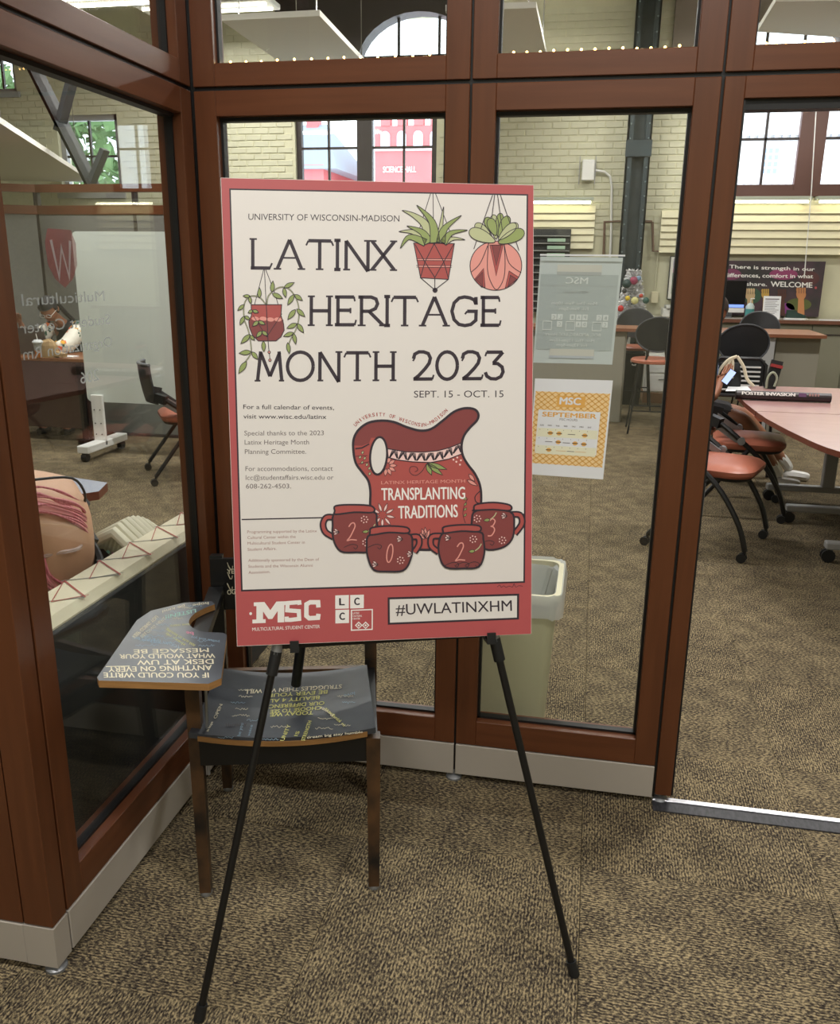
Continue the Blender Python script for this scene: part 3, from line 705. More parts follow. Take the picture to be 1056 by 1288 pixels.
a.line(spline([(623, 738.5), (626, 736), (628, 739), (631, 737), (634, 739), (638, 737.4), (642, 738.6), (644, 734.5), (646, 738.6), (650, 737), (655, 737.6)], 3), .6, dk, 1); a.build('scribbled_signature', None, poster)

# ---- drawn plants and pots
def leaf(a, p, q, w_, m, L, lw=.9):
    p = np.array(p, float); q = np.array(q, float); d = q-p; n_ = np.array([-d[1], d[0]])/np.linalg.norm(d)
    pts = [p+d*t+n_*w_*math.sin(PI*t**.85) for t in [i/8 for i in range(9)]]+[p+d*t-n_*w_*math.sin(PI*t**.85) for t in [1-i/8 for i in range(1, 8)]]
    a.poly(pts, m, L); a.line(pts, lw, dk, L+1, True)
def S2(ox, oy, s): return lambda pts: [(ox+p[0]/s, oy+p[1]/s) for p in pts]
k2 = S2(270, 210, 4.771); k3 = S2(470, 220, 4.952)
a = pa_()
a.line(k2([(280, 600), (245, 740), (222, 830)]), .9, dk, 3); a.line(k2([(284, 600), (296, 830)]), .9, dk, 3); a.line(k2([(290, 600), (345, 740), (380, 860)]), .9, dk, 3)
a.poly(k2([(206, 815), (388, 815), (384, 880), (400, 930), (404, 970), (385, 1010), (355, 1034), (250, 1034), (215, 1000), (196, 950), (192, 915), (208, 880)]), pot, 4)
a.poly(k2([(196, 905), (300, 915), (398, 905), (404, 970), (385, 1010), (355, 1034), (250, 1034), (215, 1000), (196, 950)]), mar, 5)
for x_ in (232, 278, 322, 366): a.ell(k2([(x_, 900 if x_ < 300 else 905)])[0], 4.6, 2.6, pnk, 6, .1)
a.line(k2([(206, 815), (388, 815), (384, 880), (400, 930), (404, 970), (385, 1010), (355, 1034), (250, 1034), (215, 1000), (196, 950), (192, 915), (208, 880), (206, 815)]), 1, dk, 7)
a.line(k2([(296, 815), (308, 1034), (314, 1095)]), .9, dk, 8); a.line(k2([(218, 880), (300, 1010), (390, 870)]), .7, dk, 8)
a.ell(k2([(315, 1102)])[0], 2, 2, dk, 8); a.ell(k2([(320, 1150)])[0], 2, 2, dk, 8); a.line(k2([(316, 1108), (320, 1145)]), .8, dk, 8); a.ell(k2([(315, 1102)])[0], 1.1, 1.1, pnk, 9); a.ell(k2([(320, 1150)])[0], 1.1, 1.1, pnk, 9)
for st in ([(292, 812), (255, 770), (200, 765), (165, 810), (165, 900), (190, 970), (205, 1050), (205, 1110), (165, 1170)], [(300, 812), (310, 760), (370, 712), (430, 720), (475, 780), (492, 860), (480, 950), (440, 1030), (425, 1080)]):
    a.line(spline(k2(st), 5), 1.5, dk, 9); a.line(spline(k2(st), 5), .6, gl, 10)
for p, q, w_ in (((255, 775), (255, 712), 2.4), ((200, 765), (158, 762), 2), ((195, 765), (205, 812), 2), ((165, 815), (126, 850), 2.2), ((165, 885), (140, 938), 2.4), ((168, 885), (200, 905), 2), ((215, 850), (188, 865), 2), ((215, 850), (250, 862), 2.2), ((250, 915), (215, 945), 2.4), ((250, 915), (290, 935), 2.2), ((270, 975), (238, 1012), 2.5), ((272, 975), (306, 1002), 2.3), ((280, 1035), (284, 1100), 2.5), ((200, 995), (146, 1050), 3), ((200, 1000), (228, 1030), 2), ((208, 1100), (136, 1108), 3), ((212, 1100), (248, 1145), 2.6), ((180, 1158), (134, 1230), 3.2), ((330, 740), (335, 672), 2.6), ((332, 748), (394, 778), 2.8), ((402, 712), (462, 682), 2.6), ((400, 714), (412, 772), 2.4), ((460, 755), (424, 818), 2.8), ((465, 755), (512, 790), 2.6), ((470, 845), (425, 905), 3), ((478, 842), (527, 888), 2.8), ((480, 930), (420, 958), 2.8), ((482, 930), (520, 985), 2.8), ((460, 985), (400, 1006), 2.6), ((460, 990), (474, 1054), 2.4), ((425, 1045), (436, 1112), 2.4)):
    leaf(a, k2([p])[0], k2([q])[0], w_, gd, 11, .8)
a.build('trailing_plant_drawing', None, poster)
a = pa_()
for p, q in (((332, 98), (240, 400)), ((346, 98), (352, 400)), ((360, 98), (475, 400))): a.line(k3([p, q]), .9, dk, 3)
a.poly(k3([(228, 412), (480, 416), (444, 640), (272, 630)]), pot, 4); a.line(k3([(228, 412), (480, 416), (444, 640), (272, 630)]), 1, dk, 6, True)
for y_ in (510, 552): a.poly(k3([(244+(y_-510)*.2, y_), (466-(y_-510)*.2, y_+2), (464-(y_-510)*.2, y_+12), (246+(y_-510)*.2, y_+10)]), pnk, 5); a.line(k3([(244, y_), (466, y_+2)]), .7, dk, 6); a.line(k3([(246, y_+11), (464, y_+13)]), .7, dk, 6)
for q in ([(236, 420), (298, 530), (360, 628), (415, 530), (476, 420)], [(355, 416), (298, 530), (270, 632)], [(355, 416), (415, 530), (446, 640)], [(272, 630), (360, 706), (444, 640)], [(360, 630), (360, 706)]): a.line(k3(q), 1, dk, 7)
a.ell(k3([(362, 708)])[0], 3.2, 3.2, dk, 7)
def blade(pts, w_, m, L):
    P = spline(k3(pts), 6); n_ = len(P); l_, r_ = [], []
    for i, p in enumerate(P):
        d = P[min(i+1, n_-1)]-P[max(i-1, 0)]; d = d/(np.linalg.norm(d)+1e-9); n2 = np.array([-d[1], d[0]]); ww = w_*(1-(i/(n_-1))**1.6)
        l_.append(p+n2*ww); r_.append(p-n2*ww)
    q = l_+r_[::-1]
    B.add(a, [a.P(p, L) for p in q], [(i, i+1, 2*n_-2-i, 2*n_-1-i) for i in range(n_-1)], m); a.line(q, .9, dk, L+1, True)
blade([(330, 412), (300, 300), (230, 240), (155, 207)], 6, gl, 8); blade([(385, 405), (395, 320), (412, 185)], 3.8, gl, 8); blade([(300, 410), (230, 345), (136, 340)], 4.5, gl, 8)
blade([(420, 412), (470, 385), (545, 392)], 3.2, gl, 9); blade([(320, 412), (280, 345), (185, 305)], 5.5, gd, 10); blade([(300, 410), (200, 375), (145, 445)], 4.6, gd, 10); blade([(360, 410), (340, 280), (245, 175)], 6, gd, 12)
blade([(395, 410), (420, 320), (522, 240)], 5.5, gd, 12); blade([(410, 412), (460, 350), (560, 332)], 4.4, gd, 12)
a.build('spiky_plant_drawing', None, poster)
a = pa_()
a.ell(k3([(738, 555)])[0], 32.4, 31.2, pnk, 4, 0, 40); a.line([(k3([(738, 555)])[0][0]+32.4*math.cos(t), k3([(738, 555)])[0][1]+31.2*math.sin(t)) for t in [2*PI*i/40 for i in range(40)]], 1, dk, 6, True)
for q, m_ in (([(700, 425), (782, 425), (740, 620)], pot), ([(712, 425), (770, 425), (740, 555)], mar), ([(606, 640), (662, 572), (672, 690), (650, 690)], pot), ([(615, 640), (655, 595), (658, 684)], mar), ([(796, 695), (820, 588), (880, 628), (862, 650)], pot), ([(812, 690), (828, 615), (868, 640)], mar)):
    a.poly(k3(q), m_, 5+(m_ is mar)); a.line(k3(q), .7, dk, 7, True)
for q in ([(690, 420), (685, 560), (700, 640), (742, 706), (785, 640), (795, 540), (788, 420)], [(686, 430), (640, 540), (585, 595)], [(790, 430), (820, 540), (895, 600)]): a.line(spline(k3(q), 4), .9, dk, 7)
for p, q, w_, m_ in (((730, 418), (620, 300), 6, gl), ((745, 418), (860, 300), 6, gl), ((740, 400), (722, 248), 5, gl), ((745, 380), (764, 238), 4.5, gd), ((740, 372), (680, 262), 5.4, gd), ((750, 390), (808, 256), 5.6, gd), ((745, 410), (585, 340), 7.4, gl), ((740, 418), (898, 345), 7.4, gd), ((738, 375), (700, 268), 5.4, gd), ((745, 400), (850, 300), 5.4, gl)):
    c = (np.array(p)*.42+np.array(q)*.58); d = np.array(q, float)-np.array(p); ln = np.linalg.norm(d)/4.952*.5
    cc = k3([c])[0]; an = math.atan2(d[1], d[0]); pts = []
    for i in range(22):
        t = 2*PI*i/22; rx = ln*math.cos(t); ry = w_*math.sin(t)*(1+.35*math.cos(t)); pts.append((cc[0]+rx*math.cos(an)-ry*math.sin(an), cc[1]+rx*math.sin(an)+ry*math.cos(an)))
    a.poly(pts, m_, 8); a.line(pts, .9, dk, 9, True); a.nn = a.nn
    a.dl += .000008
a.dl = .0001
for p, q in (((716, 108), (600, 450)), ((728, 108), (690, 430)), ((745, 108), (790, 430)), ((762, 108), (880, 460))): a.line(k3([p, q]), .9, dk, 12)
a.build('round_pot_drawing', None, poster)
# ---- pitcher and cups
k5 = S2(430, 490, 4.4)
a = pa_()
out = spline([(52, 320), (56, 262), (84, 214), (135, 178), (205, 166), (275, 174), (345, 202), (420, 222), (482, 212), (545, 166), (605, 118), (665, 98), (718, 104), (740, 132), (732, 166), (694, 206), (662, 250), (648, 305), (656, 362), (684, 412), (722, 462), (750, 525), (758, 600), (748, 700), (720, 790), (640, 860), (500, 884), (380, 880), (240, 850), (170, 750), (148, 650), (148, 560), (136, 500), (104, 455), (66, 400)], 4, True)
a.poly(k5([tuple(p) for p in out]), pot, 4)
up_ = [tuple(p) for p in out if p[1] < 322 or (p[0] > 640 and p[1] < 300)]
i0 = [i for i, p in enumerate(out) if p[1] < 316]; top = [tuple(out[i]) for i in i0]
a.poly(k5(top+[(646, 292), (580, 318), (520, 334), (440, 342), (340, 340), (240, 322), (232, 292), (200, 262), (150, 262), (140, 290), (100, 306)]), mar, 5)
bandp = [(238, 322), (340, 340), (440, 342), (520, 334), (580, 318), (646, 292), (650, 352), (580, 380), (480, 400), (380, 396), (300, 386), (246, 372)]
a.poly(k5(bandp), lpk, 6); a.line(k5(bandp), 1.2, dk, 8, True)
for i in range(16):
    x = 250+i*25; yb = 372+22*math.sin(PI*min(1, (i+1)/15))-(i > 11)*(i-11)*6; yt = yb-50
    for j in range(4): 
        o_ = j*6; (a.line(k5([(x+o_, yt+4), (x+18+o_*.3, yb-4)]), .85, dk, 7) if i % 2 else a.line(k5([(x+o_+18, yt+4), (x+o_*.3, yb-4)]), .85, dk, 7))
a.line(k5([(64, 322), (100, 318), (140, 296)]), 1.6, dk, 8)
hole = [(192+46*math.cos(t)-14*math.sin(t)*.6, 362+104*math.sin(t)+6*math.cos(t)) for t in [2*PI*i/28 for i in range(28)]]
a.poly(k5(hole), cr, 8); a.line(k5(hole), 2.7, dk, 9, True)
a.line(k5([tuple(p) for p in out]), 3.0, dk, 9, True)
a.build('pitcher_drawing', None, poster)
a = pa_()
a.text('LATINX HERITAGE MONTH', (477.2, 608.4), (582, 606.4), 4.2, pnk, 6, .01)
a.build('pitcher_lettering', None, poster); a = pa_(); a.text('TRANSPLANTING', (477.6, 628.6), (582, 627), 15.4, whp, 6, .02); a.text('TRADITIONS', (499, 651.8), (573, 650), 16, whp, 6, .02)
a.build('pitcher_lettering', None, poster); a = pa_()
cs = 'UNIVERSITY OF WISCONSIN-MADISON'; path = spline(k5([(64, 202), (100, 168), (150, 146), (212, 142), (262, 152), (330, 176), (400, 196), (440, 200), (490, 182), (540, 146), (574, 112)]), 8)
seg = [0]; 
for i in range(1, len(path)): seg.append(seg[-1]+np.linalg.norm(path[i]-path[i-1]))
for i, ch in enumerate(cs):
    if ch == ' ': continue
    s_ = seg[-1]*(i+.15)/len(cs); j = max(1, next(q for q in range(len(seg)) if seg[q] >= s_)); d = path[j]-path[j-1]; d = d/np.linalg.norm(d); p = path[j-1]+d*(s_-seg[j-1])
    wd = 1.0 if ch == 'I' else (4.0 if ch in 'WM' else 3.0)
    a.text(ch, p+d*(1 if ch == 'I' else 0), p+d*(wd+(1 if ch == 'I' else 0)), 4.6, pot, 5, .02)
a.build('pitcher_lettering', None, poster)
a = pa_()
def petals(c, r, n_, m_, L, w_=2, a0=0, a1=2*PI, core=None):
    for i in range(n_):
        t = a0+(a1-a0)*i/(n_ if a1-a0 > 6 else max(1, n_-1)); leaf(a, (c[0]+r*.28*math.cos(t), c[1]+r*.28*math.sin(t)), (c[0]+r*math.cos(t), c[1]+r*math.sin(t)), w_, m_, L, .6)
    if core: a.ell(c, 1.6, 1.6, core, L+2)
petals(k5([(216, 692)])[0], 16, 9, lpk, 6, 1.6, .2, 2*PI+.2, pot)
petals(k5([(236, 418)])[0], 13, 6, pnk, 6, 2.2, -1.2, 1.7)
for p, q in (((690, 465), (722, 505)), ((680, 498), (738, 530)), ((450, 820), (432, 768)), ((455, 820), (450, 760)), ((455, 824), (476, 772)), ((446, 826), (422, 792))): leaf(a, k5([p])[0], k5([q])[0], 2.2, pnk, 6, .7)
for p, q in (((458, 408), (484, 470)), ((460, 406), (545, 470)), ((462, 404), (568, 438))): leaf(a, k5([p])[0], k5([q])[0], 3, gd, 6, .8)
a.line(spline(k5([(455, 408), (430, 450), (395, 472), (365, 455), (368, 425), (398, 424), (408, 442), (392, 452)]), 4), .8, dk, 6)
a.line(spline(k5([(672, 738), (658, 690), (665, 640), (685, 600)]), 4), .7, dk, 6)
for y_ in (610, 640, 668, 700): leaf(a, k5([(664, y_)])[0], k5([(678, y_-16)])[0], 1.2, gd, 7, .5)
for p in ((100, 352), (86, 378), (112, 384), (98, 408), (124, 420), (138, 440), (140, 470)): leaf(a, k5([p])[0], k5([(p[0]+8, p[1]-18)])[0], 1.4, gl, 6, .6)
a.line(k5([(66, 365), (130, 360)]), .7, dk, 6); a.line(k5([(80, 408), (140, 395)]), .7, dk, 6); a.line(spline(k5([(750, 560), (724, 590), (730, 620), (752, 628)]), 4), 1.2, dk, 6)
for p in ((625, 372), (645, 388), (620, 396), (640, 412), (604, 384)): a.ell(k5([p])[0], 1.2, 1.2, lpk, 6)
a.build('pitcher_flowers', None, poster, kind='stuff')
k6 = S2(395, 620, 3.911)
def cup(pts, rim, handle, hhole, num, numc, numh, deco, zl):
    a = pa_(); L = zl
    if handle:
        a.line(spline(k6(handle), 5), 8.6, dk, L); a.line(spline(k6(handle), 5), 4.2, pot, L+1)
    P = [tuple(p) for p in spline(k6(pts), 4, True)]; a.poly(P, mar, L+2); a.line(P, 2.4, dk, L+3, True)
    Rm = [tuple(p) for p in spline(k6(rim), 4, True)]; a.poly(Rm, pot, L+4); a.line(Rm, 2.2, dk, L+5, True)
    cx_, cy_ = k6([numc])[0]; h_ = numh
    G = {'2': [(-.35, .55), (-.1, .9), (.2, .95), (.3, .6), (.1, .1), (-.2, -.5), (-.5, -.9), (-.1, -.8), (.5, -.85)], '0': [(.1+.3*math.cos(t)+.12*math.sin(t), .95*math.sin(t)) for t in [2*PI*i/14 for i in range(15)]], '3': [(-.2, .75), (.1, .95), (.35, .7), (.15, .25), (-.05, .15), (.2, .05), (.3, -.3), (.0, -.8), (-.4, -.85)]}[num]
    a.line(spline([(cx_+x*h_, cy_-y*h_) for x, y in G], 5), 1.5, pnk, L+4)
    for kind, x_, y_ in deco:
        c = k6([(x_, y_)])[0]
        if kind == 'd':
            for i in range(7): a.ell((c[0]+4*math.cos(i*.9), c[1]+4*math.sin(i*.9)), .9, .9, lpk, L+4, 0, 8)
            a.ell(c, .9, .9, lpk, L+4, 0, 8)
        elif kind == 'p':
            for t in (-.6, .1, .8): leaf(a, (c[0]-6*math.cos(t), c[1]-6*math.sin(t)), (c[0]+2*math.cos(t), c[1]+2*math.sin(t)), 1.4, lpk, L+4, .5)
        elif kind == 's': a.line(spline([(c[0]-14, c[1]+1), (c[0]-4, c[1]-3), (c[0]+3, c[1]-1), (c[0]+1, c[1]+3), (c[0]-2, c[1]+1)], 4), .8, dk, L+4)
        elif kind == 'l': leaf(a, (c[0]+4, c[1]), (c[0]-4, c[1]+1), 1.9, gd, L+4, .6); a.line(spline([(c[0]+4, c[1]), (c[0]+9, c[1]-4), (c[0]+12, c[1]-9)], 3), 1.2, gl, L+4)
    a.build('cup_drawing', None, poster)
cup([(105, 90), (85, 160), (90, 230), (125, 285), (200, 290), (270, 285), (310, 230), (300, 140), (280, 90)], [(95, 85), (100, 60), (190, 55), (275, 62), (282, 92), (190, 92), (100, 102)], [(95, 118), (55, 118), (38, 150), (50, 190), (90, 215)], None, '2', (180, 190), 12, [('d', 240, 128), ('d', 248, 242), ('p', 110, 190), ('l', 245, 186), ('s', 195, 262)], 11)
cup([(790, 85), (765, 140), (772, 210), (830, 275), (910, 270), (960, 230), (972, 160), (950, 90)], [(775, 80), (785, 55), (870, 45), (950, 58), (950, 85), (870, 80), (780, 84)], [(955, 105), (1000, 108), (1010, 150), (975, 200)], None, '3', (862, 170), 12, [('d', 792, 125), ('d', 915, 232), ('p', 930, 112), ('l', 838, 130), ('s', 862, 245)], 11)
cup([(275, 200), (252, 260), (262, 330), (290, 378), (350, 385), (430, 380), (465, 330), (475, 255), (450, 195)], [(268, 190), (278, 168), (360, 160), (448, 168), (452, 195), (360, 192), (275, 204)], [(455, 218), (500, 215), (508, 250), (485, 290)], None, '0', (360, 295), 12, [('d', 418, 330), ('p', 420, 225), ('p', 300, 350), ('p', 470, 300), ('s', 312, 262)], 17)
cup([(640, 190), (605, 240), (608, 310), (640, 365), (730, 370), (800, 362), (826, 300), (822, 230), (800, 190)], [(625, 188), (630, 165), (715, 155), (800, 160), (800, 188), (715, 186), (632, 196)], [(618, 210), (570, 215), (568, 260), (605, 290)], None, '2', (710, 290), 12, [('d', 772, 226), ('p', 655, 220), ('l', 765, 284), ('s', 690, 352), ('s', 740, 352), ('s', 790, 350)], 17)

# ---- easel
ez = thing('display_easel', 'black telescoping tripod easel holding the poster', 'easel', onz(372, 861, .46))
Lf = onz(250, 1283, 0); Rf = onz(722, 1226, 0); apex = PO+PU*.255+PV*.86-PN*.045
lL = chart_poster(347, 822)-PN*.018; lR = chart_poster(622, 806)-PN*.018
for ft, lg in ((Lf, lL), (Rf, lR)):
    k = B(); d = _n(lg-ft); k.tube([ft+d*.02, lg-d*.0], .0082, 10); k.build('leg', blackm, ez, True)
    k = B(); k.tube([lg-d*.05, lg+d*.0], .0125, 10); k.build('collar', blackp, ez, True)
    k = B(); k.tube([lg-d*.006, lg+d*.03], .012, 12); k.build('clamp_ring', silver, ez, True)
    k = B(); k.tube([lg+d*.02, apex], .0095, 8); k.build('upper_leg', blackm, ez, True)
    k = B(); k.tube([ft, ft+d*.035], [.0125, .0115], 12); k.build('rubber_foot', blackp, ez, True)
k = B(); k.bar(lL+PV*.012, lR+PV*.012, .012, .012); k.build('cross_bar', blackm, ez)
for u_, v_ in ((370, 812), (614, 802)):
    c = chart_poster(u_, v_); k = B()
    k.bar(c-PN*.03-PV*.007, c+PN*.02-PV*.007, .018, .006); k.bar(c+PN*.018-PV*.01, c+PN*.018+PV*.014, .018, .005, up=tuple(PN)); k.build('poster_rest', blackp, ez)
rear = onz(372, 861, .452); k = B(); k.tube([rear, apex-PN*.02], [.0135, .0125], 10); k.build('rear_leg', blackm, ez, True)
k = B(); k.ball(apex, .022); k.build('head_joint', blackp, ez, True)

# =================================================================== TABLET-ARM SCHOOL CHAIR
th = math.radians(15.2); FL = onz(257, 1124, 0)
sc_ = thing('tablet_arm_chair', 'old black-painted wooden school chair covered in chalky handwriting, behind the easel', 'chair', FL)
ux, uy = np.array([math.cos(th), math.sin(th), 0]), np.array([-math.sin(th), math.cos(th), 0])
def C_(x, y, z): return FL+ux*x+uy*y+np.array([0, 0, z])
wornw = mat('worn_black_brown_wood', (100, 70, 42), .45, noise=.7, nscale=3.2, stretch=(3, 3, 2.2), rgb2=(22, 19, 18))
boardk = mat('scribbled_black_paint_with_sheen', (72, 77, 86), .31, noise=.35, nscale=5, rgb2=(50, 54, 62)); ply = mat('plywood_edge', (168, 124, 74), .5, noise=.2, nscale=20, stretch=(1, 1, 8)); blkw = mat('black_painted_wood', (22, 23, 25), .35, noise=.3, nscale=6)  # black paint's base colour lightened blue-grey to imitate reflected window sheen
W_c, D_c, SD = .425, .43, .345
def leg(x, y, z1, x2=None, y2=None, w0=.027, w1=.034):
    k = B(); k.bar(C_(x, y, .012), C_(x2 if x2 is not None else x, y2 if y2 is not None else y, z1), w0, w0, None, tuple(uy), w1, w1); o = k.build('leg', wornw, sc_)
    k = B(); k.lathe([(.014, 0), (.016, .006), (.014, .012)], C_(x, y, 0), 12); k.build('glide', silver, sc_, True)
leg(.005, .0, .655, .0, .03); leg(W_c, .0, .435); 
leg(-.005, D_c+.02, .44, .0, D_c-.005); leg(W_c+.0, D_c-.02, .44, W_c, D_c-.01)
for x in (0.0, W_c): k = B(); k.bar(C_(x, D_c-.01, .43), C_(x, D_c+.02, .745), .034, .03, None, tuple(uy)); k.build('back_post', wornw if x else blkw, sc_)
k = B(); k.bar(C_(-.016, D_c+.004, .665), C_(W_c+.016, D_c+.004, .665), .012, .15); k.build('backrest', blkw, sc_)
def seatf(u, v):
    x = .012+(W_c-.024)*u+(.018*(u-.5)*2*(1-v)); y = -.02+SD*v
    z = .428+.02*(2*abs(u-.5))**2*1-.006*math.sin(PI*v)+.004*(1-v)
    return C_(x, y, z)
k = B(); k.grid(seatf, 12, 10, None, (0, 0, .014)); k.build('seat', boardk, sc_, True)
k = B(); k.grid(lambda u, v: seatf(u, v*.001)-np.array([0, 0, -.002])-uy*.003, 12, 1, None, uy*.003+np.array([0, 0, 0])); 
k = B(); k.grid(lambda u, v: C_(.014+(W_c-.028)*u, -.024, .425+.02*(2*abs(u-.5))**2+.012*v), 12, 1, None, uy*.004); k.build('seat_edge', ply, sc_)
k = B(); k.grid(lambda u, v: C_(.014+(W_c-.028)*u, -.012, .372-.0*v+(.055+.014*(2*abs(u-.5))**2)*v), 12, 1, None, uy*.02); k.build('apron', blkw, sc_)
k = B(); k.bar(C_(.0, .02, .39), C_(.0, D_c-.02, .39), .022, .05); k.build('side_rail', blkw, sc_)
k = B(); k.bar(C_(W_c, .02, .39), C_(W_c, D_c-.02, .39), .022, .05); k.build('side_rail', blkw, sc_)
k = B(); k.bar(C_(.02, D_c-.02, .39), C_(W_c-.02, D_c-.02, .39), .02, .05); k.build('side_rail', wornw, sc_)
k = B(); k.bar(C_(.03, .2, .345), C_(W_c-.02, .2, .345), .03, .018); k.build('stretcher', ply, sc_)
k = B(); k.tube([C_(.03, .0, .34), C_(.032, .03, .655)], .004, 8); k.build('support_rod', silver, sc_, True)
TZ = .68
tabp = [onz(u, v, TZ)[:2] for u, v in ((122, 852), (124, 856), (262, 860), (278, 853), (285, 800))]
tabp += [p[:2] for p in spline([onz(u, v, TZ) for u, v in ((285, 800), (280, 796), (252, 794), (238, 785), (242, 774), (257, 765), (270, 760))], 4)][1:]
tabp += [onz(u, v, TZ)[:2] for u, v in ((266, 756), (232, 758), (190, 768), (172, 780))]
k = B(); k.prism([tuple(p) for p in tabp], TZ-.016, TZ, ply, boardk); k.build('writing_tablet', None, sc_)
k = B(); k.bar(np.append(np.mean([tabp[0], tabp[2]], axis=0), TZ-.028)+(.04, .06, 0), C_(.0, D_c-.01, TZ-.03), .04, .024); k.build('tablet_brace', blkw, sc_)
ink = mat('cream_paint_pen', (222, 214, 186), .6); ink2 = mat('mint_paint_pen', (160, 210, 196), .6); ink3 = mat('yellow_paint_pen', (206, 204, 120), .6); ink4 = mat('pink_paint_pen', (220, 140, 165), .6); ink5 = mat('blue_grey_paint_pen', (140, 170, 190), .6)
a = Art(lambda u, v: onz(u, v, TZ+.0003), (0, 0, 1), .00012)
def tt(a, s_, p0, p1, h, m, b=.03, L=0):      # read from the sitter's side: runs right to left, tops toward the camera
    d = np.array(p1, float)-np.array(p0, float); a.text(s_, p0, p1, h, m, L, b, up=(.1, 1))
tt(a, 'IF YOU COULD WRITE', (262, 846), (130, 846), 6.4, ink); tt(a, 'ANYTHING ON EVERY', (266, 836.5), (136, 839), 6.4, ink); tt(a, 'DESK AT UW', (268, 829), (172, 830.5), 6, ink); a.line([(133, 838.6), (163, 838)], 1, ink, 2)
tt(a, 'WHAT WOULD YOUR', (270, 822), (150, 823), 5.6, ink); tt(a, 'MESSAGE BE', (262, 815), (168, 817), 5.2, ink)
a.text('TODAY IS A GIFT', (226, 812), (176, 797), 4, ink5, 0, 0, up=(.2, 1)); a.text('DREAM BIG', (200, 806), (166, 800), 3.6, ink5, 0, 0, up=(.2, 1))
a.text('KEEP GOING YOU', (166, 800), (196, 774), 4.6, ink, 0, .02, up=(.8, .6)); a.text('BELONG HERE', (176, 800), (206, 776), 4, ink, 0, 0, up=(.8, .6)); a.text('LISTEN!!', (246, 766), (208, 774), 4.4, ink2, 0, .03, up=(.1, 1)); a.text('be kind', (232, 760), (204, 768), 3.4, ink, 0, 0, up=(.1, 1)); a.text('hope', (262, 757), (242, 760), 3.4, ink, 0, .02, up=(.1, 1))
a.text('love more', (238, 784), (214, 786), 3, ink3, 0, 0, up=(.1, 1)); a.text('stay true to yourself', (244, 813), (208, 792), 4, ink3, 0, 0, up=(.7, -.7)); a.text('speak up', (232, 812), (208, 797), 3.4, ink3, 0, 0, up=(.7, -.7)); a.text('be', (243, 795), (234, 794), 4, ink4, 0, .05, up=(.1, 1)); a.text('peace and joy', (276, 806), (240, 800), 3, ink5, 0, 0, up=(.1, 1))
rs = random.Random(3)
def scrib(a, x, y, w_, m, n_=9, lw=.5, dx=1, dy=0):
    a.line([(x+w_*i/n_*dx-(w_*i/n_)*0+rs.uniform(-.5, .5), y+w_*i/n_*dy+rs.uniform(-1.4, 1.4)) for i in range(n_+1)], lw, m, 1)
for x, y, w_ in ((176, 806, 22), (182, 793, 26), (196, 786, 20), (206, 803, 24), (170, 812, 30), (216, 778, 14), (248, 806, 22), (250, 812, 20), (214, 770, 18), (222, 764, 20), (184, 800, 22), (190, 809, 20), (212, 808, 18), (236, 762, 18), (196, 779, 16)): scrib(a, x, y, w_, ink5 if x % 3 else ink, 14, .45)
a.build('tablet_handwriting', None, sc_, kind='stuff')
SZ = .4445
def chart_seat(u, v):
    z = SZ
    for _ in range(3):
        p = onz(u, v, z); q = p-FL; x = q@ux; y = q@uy; uu = min(1.05, max(-.05, (x-.012)/(W_c-.024))); vv = min(1, max(0, (y+.02)/SD))
        z = .4425+.02*(2*abs(uu-.5))**2-.006*math.sin(PI*vv)+.004*(1-vv)+.0008
    return onz(u, v, z)
a = Art(chart_seat, (0, 0, 1), .00015)
for s_, p0, p1, h_ in (('STRUGGLES THEN WE WILL', (430, 861), (308, 868), 5), ('BE EVER YOURS', (412, 868), (332, 873), 4.6), ('BEAUTY 4 ALL', (402, 875), (334, 880), 4.6), ('OUR DIFFERENCE', (408, 882), (334, 887), 4.6), ('CHOOSE TO SEE', (404, 888), (340, 893), 4.6), ('TODAY WE', (394, 894), (340, 897), 4.6)):
    a.text(s_, p0, p1, h_, ink3 if h_ < 5 else ink, 0, .03, up=(-.15, 1))
for s_, p0, p1, h_, m_, up_ in (('OPEN', (272, 904), (280, 886), 4, ink, (-1, -.1)), ('UNITY', (357, 932), (366, 912), 5, ink3, (-1, -.1)), ('IS', (374, 926), (377, 920), 4.4, ink3, (-1, -.1)), ('STRENGTH', (383, 932), (392, 907), 4.6, ink3, (-1, -.1)), ('Power', (420, 898), (403, 888), 4.4, ink, (-.6, .8)), ('in kindness', (432, 914), (408, 892), 4.2, ink3, (.7, -.7)), ('dream big stay humble', (386, 929), (456, 922), 3, ink, (0, -1)), ('Harmony', (284, 914), (310, 913), 4.4, dk, (0, -1)), ('be you', (302, 926), (306, 910), 4, ink5, (-1, -.1)), ('voice', (314, 926), (318, 912), 3.6, ink5, (-1, -.1)), ('in hope', (262, 920), (268, 908), 3, ink, (-1, -.1)), ('love', (446, 870), (432, 874), 4, ink5, (0, 1))):
    a.text(s_, p0, p1, h_, m_, 0, .02, up=up_)
for x, y, w_ in ((290, 884, 18), (296, 892, 16), (300, 876, 18), (340, 914, 24), (400, 904, 22), (430, 884, 16), (424, 876, 20), (300, 868, 20), (292, 900, 22), (310, 906, 18), (420, 912, 20), (396, 916, 22), (274, 928, 20), (330, 930, 20)): scrib(a, x, y, w_, ink5 if x % 4 else ink, 14, .45)
a.build('seat_handwriting', None, sc_, kind='stuff')
a = Art(lambda u, v: ony(u, v, 2.057)*1.0, (0, -1, 0), .0002)
bp = C_(.0, D_c-.004, 0)
def chart_back(u, v):   # front face of the backrest
    r = ray(u, v); n_ = uy; p0 = C_(0, D_c-.0035, 0); return CAM+r*(((p0-CAM)@n_)/(r@n_))
a = Art(chart_back, -uy, .0004)
